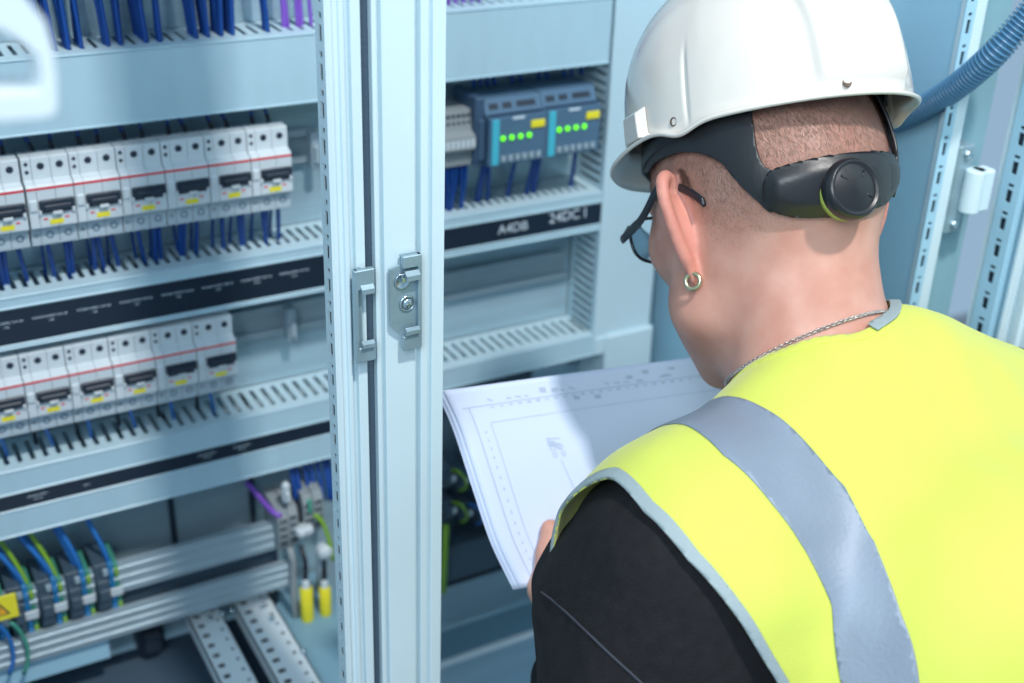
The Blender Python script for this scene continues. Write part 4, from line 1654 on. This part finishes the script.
def skin_material():
    m = bpy.data.materials.new('skin'); m.use_nodes = True
    nt = m.node_tree; b = nt.nodes['Principled BSDF']; L = nt.links.new
    b.inputs['Roughness'].default_value = .48
    b.inputs['Subsurface Weight'].default_value = .35
    b.inputs['Subsurface Radius'].default_value = (1, .3, .18)
    b.inputs['Subsurface Scale'].default_value = .006
    b.inputs['Specular IOR Level'].default_value = .35
    tc = nt.nodes.new('ShaderNodeTexCoord')
    n1 = nt.nodes.new('ShaderNodeTexNoise'); n1.inputs['Scale'].default_value = 35; n1.inputs['Detail'].default_value = 5
    L(tc.outputs['Object'], n1.inputs['Vector'])
    r1 = nt.nodes.new('ShaderNodeValToRGB')
    r1.color_ramp.elements[0].position = .3; r1.color_ramp.elements[1].position = .72
    r1.color_ramp.elements[0].color = (.50, .235, .178, 1); r1.color_ramp.elements[1].color = (.60, .335, .265, 1)
    L(n1.outputs['Fac'], r1.inputs['Fac'])

    def attr(n):
        a = nt.nodes.new('ShaderNodeAttribute'); a.attribute_name = n; return a.outputs['Fac']

    def mix(fac, c1, c2):
        x = nt.nodes.new('ShaderNodeMix'); x.data_type = 'RGBA'
        L(fac, x.inputs['Factor'])
        if isinstance(c1, tuple): x.inputs['A'].default_value = c1
        else: L(c1, x.inputs['A'])
        if isinstance(c2, tuple): x.inputs['B'].default_value = c2
        else: L(c2, x.inputs['B'])
        return x.outputs['Result']

    n2 = nt.nodes.new('ShaderNodeTexNoise'); n2.inputs['Scale'].default_value = 1600; n2.inputs['Detail'].default_value = 2
    L(tc.outputs['Object'], n2.inputs['Vector'])
    mth = nt.nodes.new('ShaderNodeMath'); mth.operation = 'MULTIPLY'
    L(attr('hair'), mth.inputs[0])
    rr_ = nt.nodes.new('ShaderNodeMapRange'); rr_.inputs['From Min'].default_value = .3; rr_.inputs['From Max'].default_value = .7
    rr_.inputs['To Min'].default_value = .22; rr_.inputs['To Max'].default_value = .48
    L(n2.outputs['Fac'], rr_.inputs['Value']); L(rr_.outputs['Result'], mth.inputs[1])
    c = mix(mth.outputs[0], r1.outputs['Color'], (.22, .12, .085, 1))
    mt2 = nt.nodes.new('ShaderNodeMath'); mt2.operation = 'MULTIPLY'; mt2.inputs[1].default_value = .42
    L(attr('beard'), mt2.inputs[0])
    c = mix(mt2.outputs[0], c, (.22, .13, .10, 1))
    mt3 = nt.nodes.new('ShaderNodeMath'); mt3.operation = 'MULTIPLY'; mt3.inputs[1].default_value = .55
    L(attr('ear'), mt3.inputs[0])
    c = mix(mt3.outputs[0], c, (.66, .25, .20, 1))
    L(c, b.inputs['Base Color'])
    v_ = nt.nodes.new('ShaderNodeTexVoronoi'); v_.inputs['Scale'].default_value = 420
    L(tc.outputs['Object'], v_.inputs['Vector'])
    bp = nt.nodes.new('ShaderNodeBump'); bp.inputs['Strength'].default_value = .06; bp.inputs['Distance'].default_value = .0012
    v_.inputs['Scale'].default_value = 1500; L(v_.outputs['Distance'], bp.inputs['Height']); L(bp.outputs['Normal'], b.inputs['Normal'])
    return m


body.data.materials.append(skin_material())

# short hair strands over the scalp
dom = v[(cv > .25)]
idx = rng.integers(0, len(dom), 120000)
P0 = dom[idx] + rng.normal(0, .0012, (len(idx), 3))
d0 = head_area(P0); N0 = grad(head_area, P0)
P0 = P0 - N0 * d0[:, None] - N0 * .0003
qq = (P0 - S) @ HB.T
keep = rng.random(len(P0)) < cover_(qq) * (.55 + .45 * np.clip((qq[:, 2] + .05) / .09, 0, 1))
for s in (-1, 1):
    e = np.linalg.norm(P0 - H(s * .076, .006, -.026), axis=1); keep &= e > .034 + .004 * rng.random(len(P0))
P0, N0, qq = P0[keep], N0[keep], qq[keep]
dirn = -U * .75 - F_ * .35 + rng.normal(0, .22, P0.shape)
dirn = dirn - N0 * (dirn * N0).sum(1)[:, None]; dirn /= np.linalg.norm(dirn, axis=1)[:, None]
Ln = (.0022 + .0035 * np.clip((qq[:, 2] + .06) / .10, 0, 1)) * (.7 + .6 * rng.random(len(P0)))
tip = P0 + dirn * Ln[:, None] + N0 * (Ln * .42)[:, None]
side = np.cross(dirn, N0); wd = .00008
hv_ = np.empty((len(P0) * 3, 3)); hv_[0::3] = P0 - side * wd; hv_[1::3] = P0 + side * wd; hv_[2::3] = tip
hf = np.arange(len(P0) * 3).reshape(-1, 3)
mesh_obj('hair', hv_, hf, MT['hair'], person, PO, smooth=False)
# brows (front of face)
for s in (-1, 1):
    m = MB(PO); m.tube([H(s * .014, .1035, .016), H(s * .030, .098, .021), H(s * .044, .086, .017)], [.0022, .0030, .0016], 8)
    m.build('eyebrow', MT['brow'], person, smooth=True)
    m = MB(PO); m.lathe(H(s * .032, .0815, -.008), F_, [(0, -.0118), (.009, -.0075), (.0118, 0), (.009, .0078), (.0045, .011), (0, .0120)], 16, True)
    m.build('eye', MT['eye'], person, smooth=True)

# ------------------------------------------------------------------ jacket
def jacket_sdf(p):
    d = torso_sdf(p, .002)
    fold = .0035 * n3(p, 34, 1) + .0016 * n3(p, 80, 2)
    a = sd_cap(p, SHL, ELL, .080, .071) + fold
    a = smin(a, sd_sphere(p, at(640, 603, -.165), .078) + fold, .04)
    d = smin(d, a, .03)
    a = sd_cap(p, ELL, lerp(ELL, WRL, .86), .062, .036) + fold
    d = smin(d, a, .02)
    a = sd_cap(p, SHR, ELR, .076, .064) + fold
    d = smin(d, a, .03)
    d = smin(d, sd_cap(p, ELR, lerp(ELR, WRR, .86), .060, .036) + fold, .02)
    return d


v, f = surface(jacket_sdf, (.33, -.60, .90), (.97, .11, 1.55), .0042)
gneck = (head_area(v) - .004)
lowcut = v[:, 2] - .915
wr_ = np.minimum(np.minimum(np.linalg.norm(v - WRL, axis=1), np.linalg.norm(v - WRR, axis=1)) - .030, lowcut)
v = smooth_mesh(v, f, 1, .5)
v2, f2 = clip_mesh(v, f, np.minimum(gneck, wr_))
mesh_obj('jacket', v2, f2, MT['jacket'], person, PO, solid=.0015, offset=-1)
jk = bpy.data.objects['jacket']

sp_ = [hit(a_, b_, jacket_sdf) for a_, b_ in ((541, 592), (552, 600), (568, 614), (590, 635), (612, 656), (634, 676), (655, 696))]
if all(q_ is not None for q_ in sp_):
    m = MB(PO); m.tube(catmull(np.array(sp_), 6), .0008, 6); m.build('sleeve_seam', MT['thread'], jk, smooth=True)
# ------------------------------------------------------------------ vest
def vest_sdf(p):
    d = torso_sdf(p, .012)
    d = smin(d, sd_cap(p, SHL + V(.002, .004, .002), lerp(SHL, ELL, .45) + V(.0, .006, 0), .0885, .0895), .03)
    d = smin(d, sd_cap(p, SHR + V(-.002, .004, .002), lerp(SHR, ELR, .45) + V(.0, .006, 0), .0845, .0855), .03)
    return d + .0024 * n3(p, 24, 4) + .0016 * n3(p * V(2.6, .9, .9), 30, 6) + .0007 * n3(p, 75, 9)


def th(P, sh):
    """angle around the shoulder axis: 0 straight back, 90 up, 180 front"""
    return np.degrees(np.arctan2(P[:, 2] - (sh[2] - .06), -(P[:, 1] - sh[1])))


def fit_curve(pxs, sdf):
    T, X = [], []
    for px, py in pxs:
        h_ = hit(px, py, sdf)
        if h_ is None:
            continue
        T.append(th(h_[None], SHL)[0]); X.append(h_[0])
    T, X = np.array(T), np.array(X)
    o_ = np.argsort(T)
    return T[o_], X[o_]


def evalc(c, P, sh, side):
    t = th(P, sh)
    x = np.interp(t, c[0], c[1])
    x = x if side < 0 else 2 * MX - x
    return x


ARM = fit_curve([(610, 478), (645, 513), (688, 560), (727, 604), (753, 643), (777, 682), (795, 720)], vest_sdf)
STL = fit_curve([(690, 428), (723, 456), (771, 504), (805, 552), (831, 604), (842, 683)], vest_sdf)
STR = fit_curve([(733, 398), (766, 410), (805, 443), (844, 487), (875, 543), (901, 612), (920, 683)], vest_sdf)
ARM = (np.r_[ARM[0], ARM[0][-1] + 18, ARM[0][-1] + 45, 200], np.r_[ARM[1], ARM[1][-1] - .010, ARM[1][-1] - .012, ARM[1][-1] + .03])
print('arm', ARM, 'stl', STL, 'str', STR)
v, f = surface(vest_sdf, (.36, -.64, .90), (.92, .02, 1.56), .0040)
v = smooth_mesh(v, f, 1, .5)
# arm opening, front side keeps the last value
gL = v[:, 0] - evalc(ARM, v, SHL, -1)
gR = evalc(ARM, v, SHR, 1) - v[:, 0]
gN = head_area(v) - .0045
gB = v[:, 2] - .93
gv = np.minimum(np.minimum(gL, gR), np.minimum(gN, gB))
v2, f2 = clip_mesh(v, f, gv)
vest = mesh_obj('safety_vest', v2, f2, MT['vest'], person, PO, solid=.0012, offset=0)
vest['label'] = 'fluorescent yellow vest with silver stripes'
gn = grad(vest_sdf, v, .002)


def band(name, g_, off, mtl, solid=.0008):
    w_, f_ = clip_mesh(v + gn * off, f, np.minimum(g_, np.minimum(gN, gB)))
    o = mesh_obj(name, w_, f_, MT[mtl], vest, PO, solid=solid, offset=0)
    return o


for side, sh in ((-1, SHL), (1, SHR)):
    a, b_ = evalc(STL, v, sh, side), evalc(STR, v, sh, side)
    g_ = np.minimum((v[:, 0] - a), (b_ - v[:, 0])) if side < 0 else np.minimum(a - v[:, 0], v[:, 0] - b_)
    band('reflective_stripe', g_, .0012, 'reflect')
    gg = gL if side < 0 else gR
    other = v[:, 0] < MX if side < 0 else v[:, 0] > MX
    g_ = np.where(other, np.minimum(gg, .0068 - gg), -1)
    band('edge_binding', g_, .0010, 'binding', .0026)
# horizontal stripe round the waist
g_ = np.minimum(np.minimum(v[:, 2] - 1.005, 1.055 - v[:, 2]), np.minimum(gL, gR))
band('reflective_stripe', g_, .0014, 'reflect')
g_ = np.minimum(gN, .0060 - gN)
band('neck_binding', g_, .0006, 'vest', .0016)
g_ = np.minimum(np.minimum(gN + .0015, .0060 - gN), v[:, 0] - (MX - .028))
w_, f_ = clip_mesh(v + gn * .0030, f, np.minimum(g_, gB))
mesh_obj('shirt_collar', w_, f_, MT['binding'], person, PO, solid=.0016, offset=0)

# trousers and shoes
hipL, hipR = V(.565, -.40, .93), V(.715, -.40, .93)
knL, knR = V(.545, -.36, .50), V(.735, -.38, .50)
anL, anR = V(.535, -.42, .09), V(.745, -.44, .09)


def trousers_sdf(p):
    d = sd_ell(p, V(MX, -.41, .96), np.eye(3), (.165, .120, .13))
    for a, b_, c in ((hipL, knL, anL), (hipR, knR, anR)):
        d = smin(d, smin(sd_cap(p, a, b_, .092, .066), sd_cap(p, b_, c, .062, .050), .03), .04)
    return d + .003 * n3(p, 22, 5)


v, f = surface(trousers_sdf, (.40, -.60, .03), (.88, -.20, 1.12), .009)
v2, f2 = clip_mesh(v, f, np.minimum(v[:, 2] - .075, 1.03 - v[:, 2]))
mesh_obj('trousers', v2, f2, MT['trousers'], person, PO)
for an in (anL, anR):
    def shoe_sdf(p, an=an):
        d = sd_cap(p, V(an[0], an[1] - .02, .055), V(an[0], an[1] + .15, .040), .044, .038)
        d = smin(d, sd_cap(p, V(an[0], an[1], .06), V(an[0], an[1], .12), .045, .042), .03)
        return smax(d, -(p[:, 2] - .001), .006)
    v, f = surface(shoe_sdf, (an[0] - .07, an[1] - .1, -.01), (an[0] + .07, an[1] + .22, .19), .007)
    mesh_obj('shoe', v, f, MT['shoe'], person, PO)

# earring
e = ear_pt(-1, .0150, -.0345, .000)
m = MB(PO)
e_c = e - U * .004
a1, a2 = nrm(R_ * .6 - F_ * .8), U
ang = np.linspace(0, 2 * PI, 28, endpoint=False)
m.tube([e_c + .0056 * (math.cos(t) * a1 + math.sin(t) * a2) for t in ang], .0017, 8, closed=True)
m.build('earring', MT['gold'], person, smooth=True)

# necklace: a plane through the visible chain, walked round the neck
cp = [hit(762, 357, head_area), hit(805, 336, head_area), hit(852, 319, head_area)]
c0 = cp[1]
ax_ = nrm(NECKB - H(0, -.032, -.045))
t1 = nrm(cp[2] - cp[0])
pn = V(0, .72, .70); pn = nrm(pn - t1 * (pn @ t1))
A0 = NECKB + ax_ * ((c0 - NECKB) @ pn) / (ax_ @ pn)
r1 = nrm(c0 - A0 - pn * ((c0 - A0) @ pn)); r2 = np.cross(pn, r1)
chain = []
for t in np.linspace(0, 2 * PI, 200, endpoint=False):
    d_ = math.cos(t) * r1 + math.sin(t) * r2
    lo_, hi_ = .02, .16
    for _ in range(30):
        md_ = (lo_ + hi_) / 2
        if neck_sdf((A0 + d_ * md_)[None])[0] < .0016: lo_ = md_
        else: hi_ = md_
    chain.append(A0 + d_ * lo_)
chain = np.array(chain)
dd = np.r_[0, np.cumsum(np.linalg.norm(np.diff(np.vstack([chain, chain[:1]]), axis=0), axis=1))]
nl = int(dd[-1] / .0023)
sN = np.linspace(0, dd[-1], nl, endpoint=False)
cc = np.vstack([chain, chain[:1]])
lk = np.stack([np.interp(sN, dd, cc[:, k]) for k in range(3)], 1)
m = MB(PO)
for i in range(nl):
    T_ = nrm(lk[(i + 1) % nl] - lk[i - 1]); Nn_ = nrm(lk[i] - A0); Nn_ = nrm(Nn_ - T_ * (Nn_ @ T_)); Bn = np.cross(T_, Nn_)
    w_ = nrm(Nn_ * math.cos(.7 * (1 if i % 2 else -1)) + Bn * math.sin(.7 * (1 if i % 2 else -1)))
    m.tube([lk[i] + .0018 * math.cos(t) * T_ + .0015 * math.sin(t) * w_ for t in np.linspace(0, 2 * PI, 8, endpoint=False)], .0005, 4, closed=True)
m.build('necklace', MT['silver'], person, smooth=True)

# ------------------------------------------------------------------ spectacles
gl = thing('spectacles', tuple(H(0, .1, -.01)), 'black-framed spectacles on the man, one arm visible running over his left ear', 'glasses')
GO = H(0, .1, -.01)
for s in (-1, 1):
    m = MB(GO)
    hinge_ = H(s * .073, .094, -.011)
    pass
    path_ = [hinge_ + U * .0115, H(s * .0775, .05, .004), H(s * .0790, .018, .015), H(s * .0795, .003, .019), H(s * .0785, -.010, .014), H(s * .0765, -.030, .000), H(s * .0750, -.040, -.010)]
    # flat temple: stacked tubes give a tall thin section
    P_ = catmull(np.array(path_) - U * .0115, 8)
    for o_ in (-.0018, -.0009, 0, .0009, .0018):
        m.tube(P_ + U * o_, .0017, 7)
    m.build('temple_arm', MT['glasses'], gl, smooth=True)
    m = MB(GO)
    cx_ = .034 * s
    rim = []
    for t in np.linspace(0, 2 * PI, 36, endpoint=False):
        c_t, s_t = math.cos(t), math.sin(t)
        rx = .028 * np.sign(c_t) * abs(c_t) ** .75; ry = .019 * np.sign(s_t) * abs(s_t) ** .75
        xx_ = cx_ + rx
        rim.append(H(xx_, .110 - 2.4 * xx_ * xx_, -.012 + ry))
    m.tube(rim, .0014, 8, closed=True)
    m.tube([H(s * .060, .102, .000), hinge_], .0022, 8)
    m.build('rim', MT['glasses'], gl, smooth=True)
    me_v = [H(cx_, .110 - 2.4 * cx_ * cx_, -.012)] + rim
    vs = np.array(me_v); fs = np.array([(0, i + 1, (i + 1) % 36 + 1) for i in range(36)])
    mesh_obj('lens', vs, fs, MT['lens'], gl, GO, solid=.0012)
m = MB(GO); m.tube([H(-.010, .1095, -.004), H(0, .112, -.001), H(.010, .1095, -.004)], .0014, 8); m.build('bridge', MT['glasses'], gl, smooth=True)

# ------------------------------------------------------------------ hard hat
Uh = nrm(V(.10, .47, .88)); Fh0 = V(.06, .88, -.47)
Fh = nrm(Fh0 - Uh * (Fh0 @ Uh)); Rh = np.cross(Fh, Uh)
HO = S + Uh * .066 + Fh * -.004 + V(.0, 0, 0)
HO = HO + np.cross(Fh, Uh) * .007
HAT = dict(a=.0960, bf=.116, bb=.128, h=.100)


def hat(r, f, u): return HO + r * Rh + f * Fh + u * Uh


hh_ = thing('hard_hat', tuple(HO), 'glossy white hard hat worn by the man, black ratchet harness at the nape', 'hard hat')


def rim_drop(phi):
    """rim height along the edge; phi 0 front, pi/2 right, pi back"""
    c = math.cos(phi)
    s = abs(math.sin(phi))
    dz = -.006 * math.exp(-((abs((phi + PI) % (2 * PI) - PI) - 1.95) / .16) ** 2)
    return dz - .004 * max(0, c)


def hat_pt(phi, t, off=0.0):
    """t 0 apex .. 1 rim (t>1: flared lip)"""
    a, h = HAT['a'], HAT['h']
    b_ = HAT['bf'] if math.cos(phi) > 0 else HAT['bb']
    R = 1.0 / math.sqrt((math.sin(phi) / a) ** 2 + (math.cos(phi) / b_) ** 2)
    tt = min(t, 1.0)
    ang = tt * PI / 2
    e = 2 / 2.0
    rr = R * math.sin(ang) ** e * (1 + off / R)
    uu = h * math.cos(ang) ** e + off * (math.cos(ang))
    # side walls go down a bit below the equator
    if t > .8:
        k = (t - .8) / .2 if t <= 1 else 1
        uu -= .026 * k * k
        rr += .002 * k
    r, f = rr * math.sin(phi), rr * math.cos(phi)
    # raised central band and side ridges
    fade = min(1, max(0, (1.0 - t) / .03)) * min(1, t / .05)
    if off >= 0:
        edge = .036
        bnd = 1 / (1 + math.exp((abs(r) - edge) / .0010))
        nx = .0065 * bnd * fade
        dphi = abs((phi + PI) % (2 * PI) - PI)
        g1 = math.exp(-((dphi - 2.02) / .016) ** 2) * (1 / (1 + math.exp(-(t - .84) / .02))) * fade
        nx -= .0022 * g1
        st = 1 / (1 + math.exp(-(dphi - 2.03) / .03))
        s_ = max(.25, math.sin(ang))
        r += nx * math.sin(phi) * s_; f += nx * math.cos(phi) * s_; uu += nx * math.cos(ang)
    # lip and visor
    if t > 1:
        k = t - 1                      # 0..1
        dr_ = .0045 * k
        fr = max(0.0, math.cos(phi)) ** 1.6
        dr_ += .021 * k * fr
        r += dr_ * math.sin(phi) * (1.0); f += dr_ * math.cos(phi)
        uu -= .0030 * k + .017 * k * fr
    uu += rim_drop(phi) * max(0, min(1, (t - .6) / .4))
    return hat(r, f, uu)


NP_, NT_ = 420, 64
ts = list(np.linspace(0.004, 1, NT_)) + [1.15, 1.4, 1.7, 2.0]
vs, fs = [], []
for t in ts:
    for j in range(NP_):
        vs.append(hat_pt(2 * PI * j / NP_, t))
for i in range(len(ts) - 1):
    for j in range(NP_):
        fs.append((i * NP_ + j, i * NP_ + (j + 1) % NP_, (i + 1) * NP_ + (j + 1) % NP_, (i + 1) * NP_ + j))
fs = np.array(fs)
top_c = len(vs); vs.append(hat(0, 0, HAT['h'] + .0035))
vs = np.array(vs)
tris = [(top_c, (j + 1) % NP_, j) for j in range(NP_)]
me = bpy.data.meshes.new('shell'); me.from_pydata((vs - HO).tolist(), [], fs[:, ::-1].tolist() + [t[::-1] for t in tris])
import bmesh
bm = bmesh.new(); bm.from_mesh(me); bmesh.ops.recalc_face_normals(bm, faces=bm.faces); bm.to_mesh(me); bm.free()
shell = link('shell', me, MT['helmet'], hh_, True)
md = shell.modifiers.new('thick', 'SOLIDIFY'); md.thickness = .0028; md.offset = -1
shell['label'] = 'glossy white shell with raised centre band'
# rivet-like holes
for phi, t in ((PI + .15, .99), (PI + 1.26, .985), (PI - 1.26, .985)):
    p = hat_pt(phi, t, 0.0); p2 = hat_pt(phi, t, .01); n_ = nrm(p2 - p)
    m = MB(HO); m.lathe(p - n_ * .0005, n_, [(.0034, 0), (.0034, .0007), (.0026, .0009), (.0022, .0003), (.0, .0002)], 16, True); o = m.build('vent_hole', MT['rivet'], shell, smooth=True)
# accessory boss at the front sides
for s in (-1, 1):
    m = MB(HO)
    phi = s * 1.36 if s > 0 else 2 * PI - 1.36
    pa = hat_pt(phi, .93); pb = hat_pt(phi, 1.0)
    n_ = nrm(pa - hat(0, 0, .02)); n_ = nrm(n_ - Uh * (n_ @ Uh)); tg = np.cross(Uh, n_)
    c_ = hat_pt(phi, .97)
    L3 = [(c_ + n_ * (-.002) + tg * a + Uh * b_) for a, b_ in ((-.020, -.014), (.020, -.014), (.020, .009), (-.020, .011))]
    L4 = [(c_ + n_ * (.0055) + tg * a + Uh * b_) for a, b_ in ((-.017, -.014), (.017, -.014), (.015, .005), (-.015, .006))]
    m.add(L3 + L4, [(0, 1, 2, 3), (7, 6, 5, 4), (0, 4, 5, 1), (1, 5, 6, 2), (2, 6, 7, 3), (3, 7, 4, 0)])
    m.build('accessory_slot', MT['helmet'], shell, bevel=.001)

# harness: surfaces wrapped over the head following outlines
def wrap_poly(px_poly, base, off, name, mtl, parent, res=3.0, mirror=False, thick=.003, dome=None):
    P_ = np.array(px_poly, float)
    x0, y0 = P_.min(0) - res; x1, y1 = P_.max(0) + res
    xs = np.arange(x0, x1 + res, res); ys = np.arange(y0, y1 + res, res)
    X_, Y_ = np.meshgrid(xs, ys)
    Q = np.stack([X_.ravel(), Y_.ravel()], 1)
    # signed distance to polygon in outline units
    n_ = len(P_); dmin = np.full(len(Q), 1e9); ins_ = np.zeros(len(Q), bool)
    for i in range(n_):
        a_, b_ = P_[i], P_[(i + 1) % n_]
        e_ = b_ - a_; w_ = Q - a_
        t_ = np.clip((w_ @ e_) / (e_ @ e_), 0, 1)
        dmin = np.minimum(dmin, np.linalg.norm(w_ - t_[:, None] * e_, axis=1))
        c_ = (a_[1] > Q[:, 1]) != (b_[1] > Q[:, 1])
        with np.errstate(divide='ignore', invalid='ignore'):
            xi = a_[0] + (Q[:, 1] - a_[1]) * (b_[0] - a_[0]) / (b_[1] - a_[1] if b_[1] != a_[1] else 1e-9)
        ins_ ^= c_ & (Q[:, 0] < xi)
    sd_ = np.where(ins_, dmin, -dmin)
    pts = []
    good = np.ones(len(Q), bool)
    for i, (x_, y_) in enumerate(Q):
        if sd_[i] < -2.2 * res:
            pts.append(np.zeros(3)); good[i] = False; continue
        extra = 0 if dome is None else dome * min(1, max(0, sd_[i]) / 14.0)
        h_ = hit(x_, y_, lambda p: base(p) - off - extra)
        if h_ is None:
            good[i] = False; h_ = np.zeros(3)
        pts.append(h_)
    pts = np.array(pts)
    W_ = len(xs); F4 = []
    for j in range(len(ys) - 1):
        for i in range(W_ - 1):
            q_ = (j * W_ + i, j * W_ + i + 1, (j + 1) * W_ + i + 1, (j + 1) * W_ + i)
            if all(good[k] for k in q_): F4.append(q_)
    F4 = np.array(F4)
    vv, ff = clip_mesh(pts, F4, sd_)
    return vv, ff


def smooth_poly(P_, n=8):
    P_ = np.array(P_, float)
    Q = np.vstack([P_[-1], P_, P_[0], P_[1]])
    out = []
    for i in range(1, len(Q) - 2):
        t = np.linspace(0, 1, n, endpoint=False)[:, None]
        out.append(.5 * ((2 * Q[i]) + (-Q[i - 1] + Q[i + 1]) * t + (2 * Q[i - 1] - 5 * Q[i] + 4 * Q[i + 1] - Q[i + 2]) * t ** 2 + (-Q[i - 1] + 3 * Q[i] - 3 * Q[i + 1] + Q[i + 2]) * t ** 3))
    return np.vstack(out)


def mirror_head(vv):
    q_ = (vv - S) @ HB.T; q_[:, 0] *= -1
    return S + q_ @ HB


arm_poly = smooth_poly([(632, 140), (665, 118), (700, 104), (746, 98), (752, 118), (757, 150), (764, 166), (772, 171), (775, 190), (772, 212), (758, 201), (744, 188), (733, 176), (722, 163), (706, 155), (685, 152), (668, 156), (655, 163), (647, 172), (637, 165)], 5)
vv, ff = wrap_poly(arm_poly, head_sdf, .0045, 'a', None, None, 3.0)
o = mesh_obj('harness_arm', vv, ff, MT['hblack'], hh_, HO, solid=.0028, offset=0)
# same arm on the other side of the head
v3 = mirror_head(vv)
o = mesh_obj('harness_arm', v3, ff[:, ::-1], MT['hblack'], hh_, HO, solid=.0028, offset=0)
# full headband ring under the shell
m_v, m_f = [], []
nb_ = 72
for j in range(nb_):
    t = 2 * PI * j / nb_
    for k, uu in enumerate((.030, .052)):
        d_ = math.sin(t) * R_ + math.cos(t) * F_
        p0_ = S + U * uu
        lo_, hi_ = .03, .2
        for _ in range(24):
            mm_ = (lo_ + hi_) / 2
            if head_sdf((p0_ + d_ * mm_)[None])[0] < .006: lo_ = mm_
            else: hi_ = mm_
        m_v.append(p0_ + d_ * lo_)
keep_ = [j for j in range(nb_)]
for j in keep_:
    ang_ = 2 * PI * j / nb_
    if abs(ang_ - PI) < .80:      # open at the back where the hair shows
        continue
    a_ = 2 * j; b_ = 2 * ((j + 1) % nb_)
    m_f.append((a_, b_, b_ + 1, a_ + 1))
mesh_obj('headband', np.array(m_v), np.array(m_f), MT['hblack'], hh_, HO, solid=.0025, offset=0)
# nape pad
pad_poly = smooth_poly([(764, 190), (766, 178), (773, 170), (800, 162), (835, 155), (868, 153), (884, 158), (890, 172), (889, 190), (883, 202), (860, 211), (825, 216), (795, 216), (775, 211), (766, 203)], 5)
pad_base = lambda p: smin(head_sdf(p), sd_ell(p, H(0, -.040, -.012), HB, (.078, .068, .030)), .01)
vv, ff = wrap_poly(pad_poly, head_sdf, .0058, 'a', None, None, 3.0, dome=.004)
q_ = (vv - S) @ HB.T
print('pad local range', q_.min(0), q_.max(0))
pad = mesh_obj('nape_pad', vv, ff, MT['hblack'], hh_, HO, solid=.004, offset=0)
# right continuation of the pad
sel = q_[:, 0].max()
v3 = mirror_head(vv - grad(head_sdf, vv) * .004)
pr_ = mesh_obj('nape_pad', v3, ff[:, ::-1], MT['hblack'], hh_, HO, solid=.005, offset=0)
# knob
kc = hit(848, 190, lambda p: head_sdf(p) - .0105)
kn = grad(head_sdf, kc[None], .004)[0]
kn = nrm(kn * .35 - F_ * .9 + R_*.0)
kup = nrm(U - kn * (U @ kn))
m = MB(HO)
KR = .0180
m.lathe(kc - kn * .006, kn, [(0, 0), (KR * 1.14, 0), (KR * 1.14, .004), (KR * 1.08, .0055), (0, .0055)], 40, True)
m.build('knob_ring', MT['lime'], hh_, smooth=True)
m = MB(HO)
m.lathe(kc - kn * .002, kn, [(KR * 1.12, 0), (KR * 1.17, .002), (KR * 1.15, .0085), (KR * 1.05, .0115), (KR * .97, .0118), (KR * .93, .0100), (KR * .88, .0102), (KR * .5, .0125), (0, .0130)], 48, True)
kb = m.build('adjustment_knob', MT['knob'], hh_, smooth=True)
m = MB(HO)
ks = np.cross(kup, kn)
for a_ in (-.6, .9, 2.4):
    d_ = math.cos(a_) * ks + math.sin(a_) * kup
    p0_ = kc + kn * .0102 + d_ * KR * .45; m.tube([p0_, p0_ + d_ * KR * .32 - kn * .0006], .0006, 6)
m.build('grip_mark', MT['hblack'], kb, smooth=True)
# webbing inside the shell
m = MB(HO)
for a_ in (.5, 2.6):
    for k_ in (0, 1):
        d_ = math.cos(a_) * Rh + math.sin(a_) * Fh
        pts = [HO + d_ * (.088 * c_) + Uh * (.070 * math.sqrt(max(0, 1 - c_ * c_)) + .018) for c_ in np.linspace(-1, 1, 25)]
    m.tube(pts, .004, 6)
m.build('suspension_strap', MT['hblack'], hh_, smooth=True)
p = hat(.088, -.055, -.012)
m = MB(HO); m.lathe(p, Rh, [(0, 0), (.006, 0), (.006, .002), (0, .0022)], 12); m.build('red_clip', MT['red'], hh_)
p = hat(.093, -.035, -.012)
m = MB(HO); m.box(p - (.008, .008, .006), p + (.008, .008, .008), .002); m.build('strap_socket', MT['hblack'], hh_)
# ------------------------------------------------------------------ light
w = bpy.data.worlds.new('world'); sc.world = w; w.use_nodes = True
bg = w.node_tree.nodes['Background']
bg.inputs['Color'].default_value = (.50, .74, 1.0, 1)
bg.inputs['Strength'].default_value = .66


def area(name, loc, target, size, power, color, sy=None):
    ld = bpy.data.lights.new(name, 'AREA'); ld.energy = power; ld.color = color
    ld.shape = 'RECTANGLE'; ld.size = size; ld.size_y = sy or size
    o = bpy.data.objects.new(name, ld); col.objects.link(o)
    o.location = loc
    d_ = Vector(target) - Vector(loc)
    o.rotation_euler = d_.to_track_quat('-Z', 'Y').to_euler()
    return o


area('ceiling_spot', (.50, -1.55, 4.15), (.62, -.05, 1.5), .17, 92, (1.0, .97, .93))
area('ceiling_fill_panel', (-1.2, -1.6, 3.0), (.5, .2, 1.4), 1.2, 64, (.82, .93, 1.0))  # unseen soft source at upper left, serving as fill for the bays
sc.view_settings.view_transform = 'Standard'
sc.view_settings.look = 'None'
sc.view_settings.gamma = 1.0
sc.view_settings.use_curve_mapping = False
sc.view_settings.exposure = -.12
